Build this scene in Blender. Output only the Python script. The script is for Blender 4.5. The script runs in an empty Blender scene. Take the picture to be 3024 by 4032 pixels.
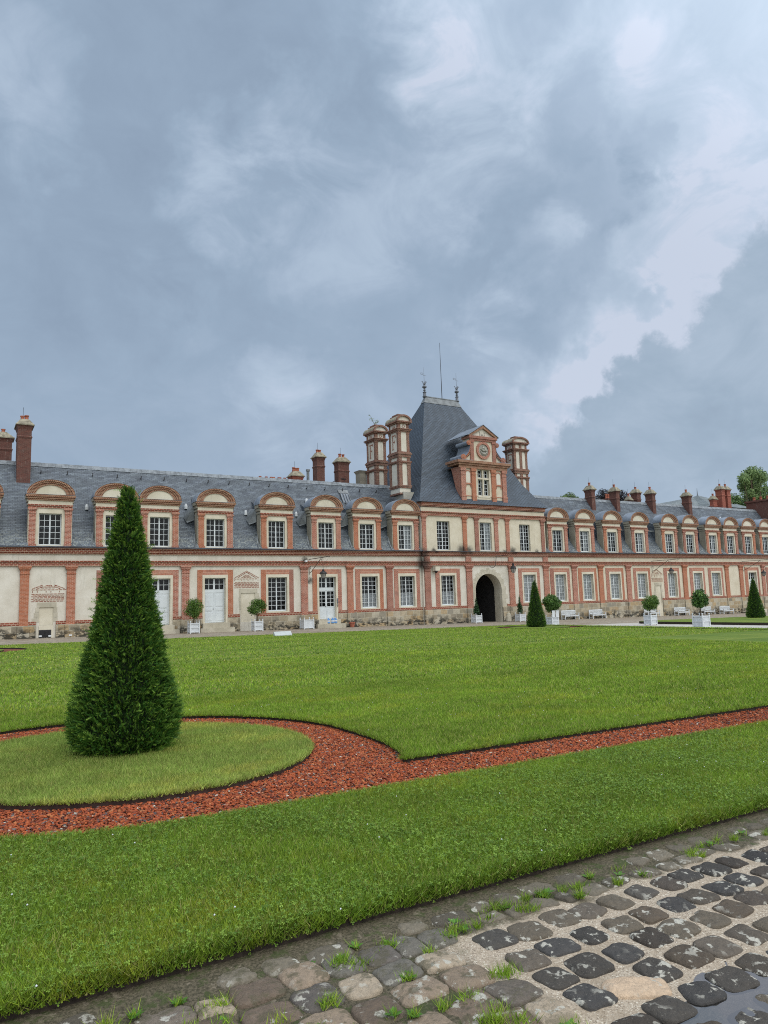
import bpy, math, random
import numpy as np
from mathutils import Vector, Matrix
random.seed(7); RNG = np.random.default_rng(11)
rad = math.radians
scene = bpy.context.scene

# ------------------------------------------------------------------ camera
EYE = 1.6
YAW, PITCH, ROLL, FPX = 0.5415, 0.1212, -0.0292, 2800.0
cf = Vector((math.sin(YAW)*math.cos(PITCH), math.cos(YAW)*math.cos(PITCH), math.sin(PITCH)))
cr = Vector((math.cos(YAW), -math.sin(YAW), 0)); cu = cr.cross(cf)
c_, s_ = math.cos(ROLL), math.sin(ROLL)
CR, CU = cr*c_ + cu*s_, cu*c_ - cr*s_
cam_data = bpy.data.cameras.new('camera'); cam = bpy.data.objects.new('camera', cam_data)
scene.collection.objects.link(cam); scene.camera = cam
M = Matrix((CR, CU, -cf)).transposed().to_4x4(); M.translation = Vector((0, 0, EYE)); cam.matrix_world = M
cam_data.sensor_fit = 'VERTICAL'; cam_data.sensor_height = 24.0; cam_data.lens = FPX/4032*24.0
cam_data.clip_start = 0.05; cam_data.clip_end = 5000

def in_view(P, mx=1.12, my=1.12, extra=0.0):
    """boolean mask: points (n,3) that the photograph's frame (plus a margin) holds"""
    d = P - np.array([0, 0, EYE]); z = d @ np.array(cf)
    x = FPX*(d @ np.array(CR))/np.maximum(z, .01); y = FPX*(d @ np.array(CU))/np.maximum(z, .01)
    return (z > .3) & (np.abs(x) < 1512*mx+extra) & (np.abs(y) < 2016*my+extra)

# ------------------------------------------------------------------ node helper
class NT:
    def __init__(s, tree): s.t = tree; s.n = tree.nodes; s.l = tree.links; s.n.clear()
    def new(s, typ, **kw):
        nd = s.n.new(typ)
        for k, v in kw.items():
            if k.startswith('i_'):
                key = k[2:]; key = int(key) if key.isdigit() else key.replace('_', ' ')
                s.set(nd.inputs[key], v)
            else: setattr(nd, k, v)
        return nd
    def set(s, sock, v):
        if isinstance(v, bpy.types.NodeSocket): s.l.new(v, sock)
        else:
            if hasattr(sock, 'default_value'):
                try:
                    if len(sock.default_value) == 4 and len(v) == 3: v = (*v, 1)
                except TypeError: pass
                sock.default_value = v
    def math(s, op, a, b=0.0, c=None, clamp=False):
        nd = s.n.new('ShaderNodeMath'); nd.operation = op; nd.use_clamp = clamp
        s.set(nd.inputs[0], a); s.set(nd.inputs[1], b)
        if c is not None: s.set(nd.inputs[2], c)
        return nd.outputs[0]
    def vmath(s, op, a, b=(0, 0, 0), scale=None):
        nd = s.n.new('ShaderNodeVectorMath'); nd.operation = op
        s.set(nd.inputs[0], a); s.set(nd.inputs[1], b)
        if scale is not None: s.set(nd.inputs[3], scale)
        return nd.outputs['Value'] if op in ('DOT_PRODUCT', 'LENGTH', 'DISTANCE') else nd.outputs[0]
    def mix(s, f, a, b, mode='MIX'):
        nd = s.n.new('ShaderNodeMix'); nd.data_type = 'RGBA'; nd.blend_type = mode; nd.clamp_factor = True
        s.set(nd.inputs[0], f); s.set(nd.inputs[6], a); s.set(nd.inputs[7], b); return nd.outputs[2]
    def mr(s, v, a, b, c=0.0, d=1.0, smooth=True):
        nd = s.n.new('ShaderNodeMapRange'); nd.interpolation_type = 'SMOOTHSTEP' if smooth else 'LINEAR'
        for i, q in enumerate((v, a, b, c, d)): s.set(nd.inputs[i], q)
        return nd.outputs[0]
    def noise(s, vec, scale, detail=4, rough=.55, col=False, dist=0.0):
        nd = s.n.new('ShaderNodeTexNoise'); s.set(nd.inputs['Vector'], vec)
        nd.inputs['Scale'].default_value = scale; nd.inputs['Detail'].default_value = detail
        nd.inputs['Roughness'].default_value = rough; nd.inputs['Distortion'].default_value = dist
        return nd.outputs[1] if col else nd.outputs[0]
    def ramp(s, f, stops):
        nd = s.n.new('ShaderNodeValToRGB'); s.set(nd.inputs[0], f); e = nd.color_ramp.elements
        while len(e) < len(stops): e.new(.5)
        for q, (p, c) in zip(e, stops): q.position = p; q.color = (*c, 1)
        return nd.outputs[0]

# ------------------------------------------------------------------ sky and light
world = bpy.data.worlds.new('World'); scene.world = world; world.use_nodes = True
W = NT(world.node_tree)
def pix_dir(u, v):            # a direction of the sky, measured in the photograph (1659 wide)
    x, y = u*3024/1659, v*3024/1659
    d = cf + CR*((x-1512)/FPX) - CU*((y-2016)/FPX); return d.normalized()
def build_sky():
    g = W.new('ShaderNodeTexCoord').outputs['Generated']
    d0 = W.vmath('NORMALIZE', g); half = (.5, .5, .5)
    n1 = W.vmath('SUBTRACT', W.noise(d0, 3.0, 2, .5, col=True), half)
    n2 = W.vmath('SUBTRACT', W.noise(d0, 9, 4, .6, col=True), half)
    n3 = W.vmath('SUBTRACT', W.noise(d0, 28, 5, .65, col=True), half)
    def warp(a, b, c): return W.vmath('NORMALIZE', W.vmath('ADD', W.vmath('ADD', d0, W.vmath('SCALE', n1, scale=a)), W.vmath('ADD', W.vmath('SCALE', n2, scale=b), W.vmath('SCALE', n3, scale=c))))
    soft = warp(.12, .16, .05); rag = warp(.05, .12, .06); puff = warp(.02, .06, .06)
    sep = W.new('ShaderNodeSeparateXYZ', i_0=d0)
    # fractal texture of the cloud deck, flattened towards the horizon
    st = W.vmath('MULTIPLY', d0, (1, 1, 1.5)); big = W.noise(st, 2.6, 6, .58, dist=.5); fine = W.noise(st, 8.5, 7, .6, dist=.6)
    mod = W.math('ADD', .25, W.math('MULTIPLY', W.mr(fine, .32, .68), 1.1))
    s = W.math('ADD', W.math('MULTIPLY', W.math('SUBTRACT', big, .5), .42), W.math('MULTIPLY', W.math('SUBTRACT', fine, .5), .38)); s = W.math('ADD', s, .33)
    def w_(u, v, r, vec, inner=0.0):
        a = r/1536.0; return W.mr(W.vmath('DOT_PRODUCT', vec, tuple(pix_dir(u, v))), math.cos(a), math.cos(a*inner), 0, 1)
    for u, v, r, a in [(330, 320, 560, -.20), (120, 750, 420, -.06), (620, 40, 300, -.10), (900, 560, 300, -.04), (260, 480, 240, -.06), (1150, 520, 240, -.10), (1220, 250, 110, -.1)]:
        s = W.math('ADD', s, W.math('MULTIPLY', w_(u, v, r, soft), a))
    for u, v, r, a in [(520, 400, 150, .34), (640, 290, 110, .22), (740, 490, 190, .26), (30, 190, 160, .26), (610, 830, 130, .22), (900, 70, 120, .26), (1050, 260, 230, .26), (1060, 700, 140, .36),
                       (640, 940, 140, .2), (980, 460, 90, .2), (1170, 570, 140, .3), (1000, 60, 220, .12), (850, 200, 200, .1), (380, 640, 120, .1), (820, 900, 160, .1), (1250, 420, 110, .3)]:
        s = W.math('ADD', s, W.math('MULTIPLY', W.math('MULTIPLY', w_(u, v, r, soft), a), mod))
    for u, v, r, a in [(1600, 260, 480, .40), (1660, 440, 330, .10), (1290, 110, 170, .14), (1500, 590, 210, .32), (1300, 770, 160, .40), (1200, 870, 140, .32), (1120, 960, 130, .30), (1070, 900, 100, .2),
                       (1440, 690, 90, .30), (1310, 830, 90, .42), (1380, 740, 100, .2), (1180, 960, 70, .25), (1400, 120, 100, .15), (1440, 300, 130, .12)]:
        s = W.math('ADD', s, W.math('MULTIPLY', W.math('MULTIPLY', w_(u, v, r, soft), a), W.math('ADD', .55, W.math('MULTIPLY', mod, .5))))
    for u, v, r, a in [(1330, 400, 120, .40), (1395, 365, 60, .35), (1250, 240, 110, .25), (1390, 650, 85, .38), (1340, 540, 80, .25), (1190, 450, 170, .2), (1200, 670, 120, .2), (1440, 640, 50, .2), (1640, 40, 140, .16)]:
        s = W.math('SUBTRACT', s, W.math('MULTIPLY', W.math('MULTIPLY', w_(u, v, r, rag, .2), a), mod))
    col = W.ramp(s, [(0, (.275, .36, .48)), (.22, (.33, .43, .56)), (.42, (.39, .49, .625)), (.62, (.45, .555, .69)), (.84, (.515, .61, .75)), (1, (.59, .66, .795))])
    # the cumulus bank low on the right: many puffs make its cauliflower edge
    k = None
    for u, v, r, i in [(1690, 590, 95, .8), (1625, 610, 62, .75), (1600, 640, 55, .7), (1570, 700, 62, .75), (1530, 745, 55, .7), (1560, 790, 90, .8), (1470, 800, 66, .7), (1420, 775, 52, .65), (1400, 830, 70, .75), (1375, 810, 45, .6), (1370, 890, 75, .75), (1290, 890, 45, .65), (1310, 930, 70, .7),
                       (1245, 940, 45, .6), (1240, 990, 65, .65), (1190, 1010, 55, .5), (1160, 1060, 60, .4), (1700, 760, 180, .9), (1560, 930, 170, .9), (1420, 1000, 150, .9), (1300, 1060, 120, .8), (1650, 1050, 220, .9), (1750, 900, 200, .9)]:
        w = w_(u, v, r*1.07, puff, i*.78); k = w if k is None else W.math('MAXIMUM', k, w)
    tex = W.math('ADD', W.math('MULTIPLY', big, .6), W.math('MULTIPLY', fine, .4))
    bank = W.ramp(W.math('ADD', tex, W.math('MULTIPLY', w_(1600, 690, 200, soft), .10)), [(.36, (.325, .415, .53)), (.47, (.36, .46, .58)), (.60, (.43, .53, .655))])
    col = W.mix(k, col, bank)
    # unseen sky behind and above the camera: brightness added to light the facade
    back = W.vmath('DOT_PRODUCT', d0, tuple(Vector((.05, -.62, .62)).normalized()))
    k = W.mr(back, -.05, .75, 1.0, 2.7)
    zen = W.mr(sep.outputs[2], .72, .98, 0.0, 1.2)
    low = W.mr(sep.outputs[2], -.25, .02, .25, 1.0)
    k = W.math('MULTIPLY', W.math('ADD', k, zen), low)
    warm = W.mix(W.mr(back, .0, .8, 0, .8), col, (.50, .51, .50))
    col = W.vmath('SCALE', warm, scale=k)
    sky = W.new('ShaderNodeTexSky'); sky.sky_type = 'NISHITA'; sky.sun_disc = False
    sky.sun_elevation = rad(SUN_EL); sky.sun_rotation = rad(SUN_ROT); sky.dust_density = 4
    b1 = W.new('ShaderNodeBackground', i_0=sky.outputs[0], i_1=.05)
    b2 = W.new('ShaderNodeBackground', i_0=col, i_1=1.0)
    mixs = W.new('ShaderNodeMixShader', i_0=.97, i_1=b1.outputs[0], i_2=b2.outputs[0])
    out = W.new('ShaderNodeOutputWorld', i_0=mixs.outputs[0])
SUN_EL, SUN_ROT = 52.0, 165.0
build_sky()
sun_data = bpy.data.lights.new('sun', 'SUN'); sun_data.energy = 1.0; sun_data.angle = rad(35); sun_data.color = (1, .96, .9)
sun = bpy.data.objects.new('sun', sun_data); scene.collection.objects.link(sun)
az = rad(SUN_ROT); sd = Vector((math.sin(az)*math.cos(rad(SUN_EL)), math.cos(az)*math.cos(rad(SUN_EL)), math.sin(rad(SUN_EL))))
sun.rotation_euler = sd.to_track_quat('Z', 'Y').to_euler()
world.cycles.sampling_method = 'MANUAL'; world.cycles.sample_map_resolution = 512
vs = scene.view_settings; vs.view_transform = 'Standard'; vs.look = 'None'; vs.exposure = 0.0; vs.gamma = 1.0
scene.cycles.max_bounces = 6; scene.cycles.diffuse_bounces = 3; scene.cycles.glossy_bounces = 2
scene.cycles.transparent_max_bounces = 8; scene.cycles.transmission_bounces = 2
scene.cycles.pixel_filter_type = 'BLACKMAN_HARRIS'; scene.cycles.filter_width = 1.05; scene.cycles.use_denoising = False; scene.cycles.caustics_reflective = False; scene.cycles.caustics_refractive = False

# ------------------------------------------------------------------ object helpers
ORG = {}
def link(o): scene.collection.objects.link(o); return o
def tag(o, label=None, cat=None, group=None, kind=None):
    if label: o['label'] = label
    if cat: o['category'] = cat
    if group: o['group'] = group
    if kind: o['kind'] = kind
    return o
def thing(name, loc, label, cat, group=None, rz=0.0):
    o = bpy.data.objects.new(name, None); link(o); o.location = loc; o.rotation_euler = (0, 0, rz)
    o.empty_display_size = .2; ORG[o.name] = Vector(loc)
    return tag(o, label, cat, group)
def norm(v): 
    v = Vector(v); return v.normalized() if v.length > 1e-9 else Vector((0, 0, 1))
class MB:
    """collects faces; verts in world (or template) coordinates; build() makes ONE mesh object"""
    def __init__(s): s.v = []; s.f = []; s.m = []; s.sm = []; s.c = []
    def cut(s): s.c.append((len(s.v), len(s.f))); return s      # the next faces are another piece
    def each(s, name, mats, parent=None, org=None):
        out = []; cs = [(0, 0)]+s.c+[(len(s.v), len(s.f))]
        for (v0, f0), (v1, f1) in zip(cs[:-1], cs[1:]):
            if f1 == f0: continue
            b = MB(); b.v = s.v[v0:v1]; b.f = [[i-v0 for i in f] for f in s.f[f0:f1]]; b.m = s.m[f0:f1]; b.sm = s.sm[f0:f1]
            out.append(b.build(name, mats, parent, org))
        return out
    def face(s, pts, m=0, smooth=False):
        i = len(s.v); s.v += [tuple(p) for p in pts]; s.f.append(list(range(i, i+len(pts)))); s.m.append(m); s.sm.append(smooth); return s
    def box(s, x0, x1, y0, y1, z0, z1, m=0, skip=''):
        if x0 > x1: x0, x1 = x1, x0
        if y0 > y1: y0, y1 = y1, y0
        if z0 > z1: z0, z1 = z1, z0
        a = [(x0, y0, z0), (x1, y0, z0), (x1, y1, z0), (x0, y1, z0), (x0, y0, z1), (x1, y0, z1), (x1, y1, z1), (x0, y1, z1)]
        for k, q in (('b', (3, 2, 1, 0)), ('t', (4, 5, 6, 7)), ('f', (0, 1, 5, 4)), ('r', (1, 2, 6, 5)), ('k', (2, 3, 7, 6)), ('l', (3, 0, 4, 7))):
            if k not in skip: s.face([a[j] for j in q], m)
        return s
    def cbox(s, c, sx, sy, sz, m=0): return s.box(c[0]-sx/2, c[0]+sx/2, c[1]-sy/2, c[1]+sy/2, c[2], c[2]+sz, m)
    def prism_y(s, poly, y0, y1, m=0, caps=True):      # poly of (x,z), counter-clockwise seen from -y
        n = len(poly)
        for i in range(n):
            a, b = poly[i], poly[(i+1) % n]; s.face([(a[0], y0, a[1]), (a[0], y1, a[1]), (b[0], y1, b[1]), (b[0], y0, b[1])], m)
        if caps:
            s.face([(p[0], y0, p[1]) for p in poly], m); s.face([(p[0], y1, p[1]) for p in reversed(poly)], m)
        return s
    def prism_x(s, poly, x0, x1, m=0):      # poly of (y,z)
        n = len(poly)
        for i in range(n):
            a, b = poly[i], poly[(i+1) % n]; s.face([(x0, a[0], a[1]), (x1, a[0], a[1]), (x1, b[0], b[1]), (x0, b[0], b[1])], m)
        s.face([(x0, p[0], p[1]) for p in reversed(poly)], m); s.face([(x1, p[0], p[1]) for p in poly], m)
        return s
    def frus(s, c, w0, d0, w1, d1, z0, z1, m=0, cap=True):    # frustum with rectangular section, centred on c
        a = [(c[0]+sx*w0/2, c[1]+sy*d0/2, z0) for sx, sy in ((-1, -1), (1, -1), (1, 1), (-1, 1))]
        b = [(c[0]+sx*w1/2, c[1]+sy*d1/2, z1) for sx, sy in ((-1, -1), (1, -1), (1, 1), (-1, 1))]
        for i in range(4): j = (i+1) % 4; s.face([a[i], a[j], b[j], b[i]], m)
        if cap: s.face(b, m); s.face(a[::-1], m)
        return s
    def lathe(s, c, prof, n=16, m=0, smooth=True, sq=None):    # prof of (r,z)
        for (r0, z0), (r1, z1) in zip(prof[:-1], prof[1:]):
            for i in range(n):
                a0, a1 = 2*math.pi*i/n, 2*math.pi*(i+1)/n
                p = [(c[0]+r0*math.cos(a0), c[1]+r0*math.sin(a0), c[2]+z0), (c[0]+r0*math.cos(a1), c[1]+r0*math.sin(a1), c[2]+z0),
                     (c[0]+r1*math.cos(a1), c[1]+r1*math.sin(a1), c[2]+z1), (c[0]+r1*math.cos(a0), c[1]+r1*math.sin(a0), c[2]+z1)]
                if r0 < 1e-6: p = p[1:]
                elif r1 < 1e-6: p = p[:3]
                s.face(p, m, smooth)
        return s
    def tube(s, pts, r, n=6, m=0):
        pts = [Vector(p) for p in pts]; rings = []
        for i, p in enumerate(pts):
            t = (pts[min(i+1, len(pts)-1)]-pts[max(i-1, 0)]).normalized()
            u = t.cross(Vector((0, 0, 1))); u = u.normalized() if u.length > .05 else t.cross(Vector((0, 1, 0))).normalized()
            w = t.cross(u); rr = r[i] if isinstance(r, (list, tuple)) else r
            rings.append([p + (u*math.cos(2*math.pi*k/n)+w*math.sin(2*math.pi*k/n))*rr for k in range(n)])
        for a, b in zip(rings[:-1], rings[1:]):
            for k in range(n): s.face([a[k], a[(k+1) % n], b[(k+1) % n], b[k]], m, True)
        s.face(rings[0][::-1], m); s.face(rings[-1], m); return s
    def ball(s, c, r, n=10, m=0):
        k = n//2; return s.lathe(c, [(r*math.sin(math.pi*i/k), -r*math.cos(math.pi*i/k)) for i in range(k+1)], n, m)
    def xf(s, fn): s.v = [tuple(fn(p)) for p in s.v]; return s
    def build(s, name, mats, parent=None, org=None, label=None):
        if not isinstance(mats, (list, tuple)): mats = [mats]
        P = np.array(s.v, float) if s.v else np.zeros((0, 3))
        if org is None: org = ORG[parent.name] if parent is not None else Vector((P[:, 0].mean(), P[:, 1].mean(), P[:, 2].min()))
        org = Vector(org)
        me = bpy.data.meshes.new(name); me.from_pydata((P-np.array(org)).tolist(), [], s.f)
        for q in mats: me.materials.append(q)
        me.polygons.foreach_set('material_index', s.m); me.polygons.foreach_set('use_smooth', s.sm)
        # metric UVs: u runs along the surface, v up it
        me.update(); uv = me.uv_layers.new(name='UVMap'); L = np.zeros((len(me.loops), 2))
        for p in me.polygons:
            nn = p.normal
            if abs(nn.z) > .93: t, b = Vector((1, 0, 0)), Vector((0, 1, 0))
            else: t = Vector((-nn.y, nn.x, 0)).normalized(); b = nn.cross(t)
            for li in p.loop_indices:
                q = P[me.loops[li].vertex_index]; L[li] = (q[0]*t.x+q[1]*t.y+q[2]*t.z, q[0]*b.x+q[1]*b.y+q[2]*b.z)
        uv.data.foreach_set('uv', L.ravel())
        o = bpy.data.objects.new(name, me); link(o); ORG[o.name] = org
        if parent is not None: o.parent = parent; o.location = org-ORG[parent.name]
        else: o.location = org
        if label: o['label'] = label
        return o
def fast_mesh(name, V, F, mat, parent=None, org=(0, 0, 0), col=None, smooth=False, nper=None):
    """V (n,3), F (m,k) equal-size faces, numpy; col (n,3) vertex colours"""
    me = bpy.data.meshes.new(name); V = np.asarray(V, np.float32) - np.array(org, np.float32); F = np.asarray(F, np.int32); k = F.shape[1]
    me.vertices.add(len(V)); me.vertices.foreach_set('co', V.ravel())
    me.loops.add(F.size); me.loops.foreach_set('vertex_index', F.ravel())
    me.polygons.add(len(F)); me.polygons.foreach_set('loop_start', np.arange(0, F.size, k, dtype=np.int32))
    me.polygons.foreach_set('loop_total', np.full(len(F), k, np.int32))
    if smooth: me.polygons.foreach_set('use_smooth', np.ones(len(F), bool))
    if col is not None:
        a = me.color_attributes.new('Col', 'FLOAT_COLOR', 'POINT'); c4 = np.ones((len(V), 4), np.float32); c4[:, :3] = col; a.data.foreach_set('color', c4.ravel())
    me.materials.append(mat); me.update(); me.validate()
    o = bpy.data.objects.new(name, me); link(o); ORG[o.name] = Vector(org)
    if parent is not None: o.parent = parent; o.location = Vector(org)-ORG[parent.name]
    else: o.location = org
    return o
def copy_tree(o, parent=None, first=True):
    c = o.copy(); link(c)
    if parent is not None: c.parent = parent
    for ch in o.children: copy_tree(ch, c, False)
    return c
def gz(x, y): return -.0139*x-.005*y      # the court falls gently to the east
# ------------------------------------------------------------------ materials
def material(name):
    m = bpy.data.materials.new(name); m.use_nodes = True; return m, NT(m.node_tree)
def finish(t, col, rough=.8, bump=None, bs=.3, bd=.02, spec=.3, metal=0.0, extra=None):
    b = t.new('ShaderNodeBsdfPrincipled'); t.set(b.inputs['Base Color'], col); t.set(b.inputs['Roughness'], rough)
    b.inputs['Specular IOR Level'].default_value = spec; b.inputs['Metallic'].default_value = metal
    if bump is not None:
        bp = t.new('ShaderNodeBump', i_Strength=bs, i_Distance=bd, i_Height=bump); t.l.new(bp.outputs[0], b.inputs['Normal'])
    if extra: extra(b)
    t.new('ShaderNodeOutputMaterial', i_0=b.outputs[0]); return b
def pos(t): return t.new('ShaderNodeNewGeometry').outputs['Position']
def uvn(t): return t.new('ShaderNodeTexCoord').outputs['UV']
def simple(name, c, rough=.7, var=.12, sc=3.0, metal=0.0, spec=.3):
    m, t = material(name); p = pos(t); n = t.noise(p, sc, 5)
    col = t.mix(t.mr(n, .3, .7), tuple(x*(1-var) for x in c), tuple(min(1, x*(1+var)) for x in c))
    finish(t, col, rough, n, .1, .01, spec, metal); return m
STAINS = [  # world position and radius of black run-off stains on the facades
    ((36.85, 54.5, 4.7), 1.0), ((36.9, 54.5, 5.6), .7), ((41.35, 54.4, 5.95), .75), ((42.2, 54.4, 5.95), .6), ((47.7, 54.4, 5.98), .55),
    ((46.6, 54.4, 5.9), .3), ((24.95, 54.7, 5.0), .35), ((25.5, 54.7, 3.3), .4), ((38.1, 54.4, 5.9), .4), ((50.9, 54.4, 5.9), .35), ((33.0, 54.6, .1), .6)]
def stain_mask(t, p, amt=.85):
    nz = t.noise(p, 3.5, 6, .65, col=True); q = t.vmath('ADD', p, t.vmath('SCALE', t.vmath('SUBTRACT', nz, (.5, .5, .5)), scale=.7))
    m = None
    for c, r in STAINS:
        d = t.vmath('DISTANCE', q, c); w = t.mr(d, r*1.1, r*.2, 0, amt); m = w if m is None else t.math('MAXIMUM', m, w)
    return m
def plaster(name, c1, c2, dirt=.35):
    m, t = material(name); p = pos(t); n = t.noise(p, .9, 7, .6); n2 = t.noise(p, 5.5, 6, .65)
    col = t.mix(t.mr(n, .35, .68), c1, c2)
    streak = t.noise(t.vmath('MULTIPLY', p, (2.2, 2.2, .35)), 1.6, 6, .7)
    col = t.mix(t.mr(streak, .52, .78, 0, dirt), col, tuple(x*.52 for x in c1))
    col = t.mix(t.mr(n2, .5, .8, 0, .25), col, tuple(x*.7 for x in c1))
    col = t.mix(stain_mask(t, p), col, (.03, .028, .024))
    finish(t, col, .9, n2, .25, .02); return m
def brick_mat(name, c1, c2, c3, mortar, soot=.25, row=.088, bw=.25, ms=.013, stains=True, warm=None):
    m, t = material(name); uv = uvn(t); p = pos(t)
    b = t.new('ShaderNodeTexBrick', i_Vector=uv, i_Scale=1.0, i_Color1=c1, i_Color2=c2, i_Mortar=mortar, i_Mortar_Size=ms, i_Brick_Width=bw, i_Row_Height=row)
    b.inputs['Bias'].default_value = 0.0; b.inputs['Mortar Smooth'].default_value = .2
    n = t.noise(p, 1.3, 6, .6); n2 = t.noise(p, 11, 4, .6)
    col = t.mix(t.mr(n2, .45, .75, 0, .55), b.outputs[0], c3)
    big = t.noise(p, .45, 3, .5)
    oi = t.new('ShaderNodeObjectInfo').outputs['Random']
    if warm:
        col = t.mix(t.mr(oi, .45, .8, 0, .85), col, t.mix(.6, col, warm)); col = t.mix(t.mr(oi, .16, .05, 0, .75), col, t.mix(.55, col, (.20, .09, .07)))
    col = t.mix(t.mr(t.noise(p, 4.5, 5, .65), .42, .72, 0, .5), col, t.mix(.5, col, (.12, .05, .035)))
    col = t.mix(t.mr(n, .5, .78, 0, soot), col, (.07, .05, .045))
    col = t.mix(t.mr(t.noise(t.vmath('MULTIPLY', p, (3, 3, .8)), 2.2, 5, .7), .56, .74, 0, .4), col, (.50, .42, .35))
    if stains: col = t.mix(stain_mask(t, p), col, (.025, .022, .02))
    h = t.math('SUBTRACT', 1.0, b.outputs['Fac'])
    finish(t, col, .88, h, .5, .008); return m
MT = {}
MT['cream'] = plaster('cream_render', (.57, .53, .45), (.66, .625, .55), .5)
MT['cream_y'] = plaster('yellow_ochre_render', (.56, .50, .385), (.64, .585, .47), .45)
MT['stonecream'] = plaster('dressed_limestone', (.56, .51, .40), (.66, .61, .50), .4)
MT['cheek'] = plaster('shaded_weathered_limestone', (.27, .25, .20), (.38, .35, .285), .7)  # darker copy of the limestone: shade of the dormer sides in the colour, plus streaks
MT['brick'] = brick_mat('rose_brick', (.40, .135, .088), (.24, .072, .048), (.45, .185, .12), (.62, .46, .37), .25, ms=.0105, warm=(.43, .155, .065))
MT['brick_band'] = brick_mat('red_moulded_brick', (.20, .045, .028), (.30, .085, .05), (.15, .05, .036), (.52, .38, .28), .45, row=.12, bw=.26, ms=.016)
MT['brick_arch'] = brick_mat('brown_arch_brick', (.24, .08, .045), (.13, .04, .026), (.30, .13, .075), (.48, .34, .23), .38, row=.10, bw=.13, ms=.015)
MT['brick_dark'] = brick_mat('dark_chimney_brick', (.145, .056, .043), (.095, .038, .031), (.19, .08, .06), (.15, .105, .085), .35, stains=False, ms=.01)
MT['brick_red'] = brick_mat('red_chimney_brick', (.33, .085, .055), (.26, .06, .04), (.38, .13, .09), (.3, .17, .12), .25, stains=False, ms=.01)
MT['brick_old'] = brick_mat('patchy_old_brick', (.20, .068, .045), (.10, .038, .028), (.27, .115, .08), (.40, .30, .23), .7, stains=False)
def plinth_mat():
    m, t = material('sandstone_plinth'); uv = uvn(t); p = pos(t)
    wv = t.vmath('ADD', uv, t.vmath('SCALE', t.vmath('SUBTRACT', t.noise(p, 1.4, 3, .5, col=True), (.5, .5, .5)), scale=.16))
    b = t.new('ShaderNodeTexBrick', i_Vector=wv, i_Scale=1.0, i_Color1=(.0, .0, .0), i_Color2=(1, 1, 1), i_Mortar=(.5, .5, .5), i_Mortar_Size=.022, i_Brick_Width=.72, i_Row_Height=.44)
    b.inputs['Mortar Smooth'].default_value = .4
    c = t.ramp(b.outputs[0], [(.0, (.20, .175, .135)), (.25, (.40, .335, .23)), (.5, (.45, .41, .325)), (.72, (.42, .30, .16)), (1., (.27, .25, .205))])
    c = t.mix(b.outputs['Fac'], c, (.46, .42, .33))
    n = t.noise(p, 2.2, 7, .68); c = t.mix(t.mr(n, .42, .68, 0, .5), c, (.19, .17, .13))
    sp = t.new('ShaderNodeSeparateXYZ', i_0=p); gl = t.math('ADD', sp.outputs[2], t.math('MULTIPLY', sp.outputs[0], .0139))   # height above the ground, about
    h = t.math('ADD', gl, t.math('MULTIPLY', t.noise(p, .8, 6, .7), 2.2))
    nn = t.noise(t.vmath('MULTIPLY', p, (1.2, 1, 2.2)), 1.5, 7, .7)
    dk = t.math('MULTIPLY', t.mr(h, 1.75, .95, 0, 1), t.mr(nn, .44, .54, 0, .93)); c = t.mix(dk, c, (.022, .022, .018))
    finish(t, c, .85, n, .6, .05); return m
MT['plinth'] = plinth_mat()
def slate_mat(name, a, b_, c_, w, h, patches, moss=0.0, ms=.01):
    m, t = material(name); uv = uvn(t); p = pos(t)
    wv = t.vmath('ADD', uv, t.vmath('SCALE', t.vmath('SUBTRACT', t.noise(p, 6, 3, .5, col=True), (.5, .5, .5)), scale=.03*patches))
    b = t.new('ShaderNodeTexBrick', i_Vector=wv, i_Scale=1.0, i_Color1=a, i_Color2=b_, i_Mortar=tuple(x*.22 for x in a), i_Mortar_Size=ms, i_Brick_Width=w, i_Row_Height=h)
    b.inputs['Mortar Smooth'].default_value = .1
    n = t.noise(p, 3.0, 6, .7); c = t.mix(t.mr(n, .45, .7, 0, patches), b.outputs[0], c_)
    n3 = t.noise(t.vmath('MULTIPLY', p, (1, 1, 2.5)), .7, 6, .6); c = t.mix(t.mr(n3, .5, .72, 0, .6*patches), c, tuple(x*.45 for x in a))
    n4 = t.noise(p, 9, 5, .7); c = t.mix(t.mr(n4, .62, .75, 0, .75*patches), c, (.34, .37, .38))
    bb = t.new('ShaderNodeTexBrick', i_Vector=wv, i_Scale=1.0, i_Color1=(.62, .62, .62), i_Color2=(1.3, 1.3, 1.3), i_Mortar=(.7, .7, .7), i_Mortar_Size=.02, i_Brick_Width=w*2.6, i_Row_Height=h*2)
    c = t.mix(min(1, patches+.1), c, t.mix(1.0, c, bb.outputs[0], 'MULTIPLY'))
    if moss:
        sp = t.new('ShaderNodeSeparateXYZ', i_0=p); lowz = t.mr(sp.outputs[2], 7.6, 6.2, 0, 1)
        c = t.mix(t.math('MULTIPLY', lowz, t.mr(t.noise(p, 7, 4, .7), .48, .6, 0, moss)), c, (.36, .38, .33))
    hh = t.math('SUBTRACT', t.math('ADD', 1.0, t.math('MULTIPLY', n, .5)), b.outputs['Fac'])
    finish(t, c, t.mr(n, .3, .7, .45, .7), hh, .7, .015, spec=.45); return m
MT['slate'] = slate_mat('old_blue_slate', (.115, .138, .165), (.06, .075, .10), (.165, .19, .205), .32, .14, .65, .5)
MT['slate_new'] = slate_mat('new_slate', (.082, .11, .148), (.066, .09, .124), (.10, .13, .165), .42, .15, .22, 0, ms=.036)
MT['slate_far'] = slate_mat('mossy_slate', (.17, .20, .205), (.13, .15, .165), (.22, .25, .22), .35, .16, .5)
MT['lead'] = simple('lead_sheet', (.19, .22, .265), .45, .22, 1.2, .0, .5)
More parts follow.
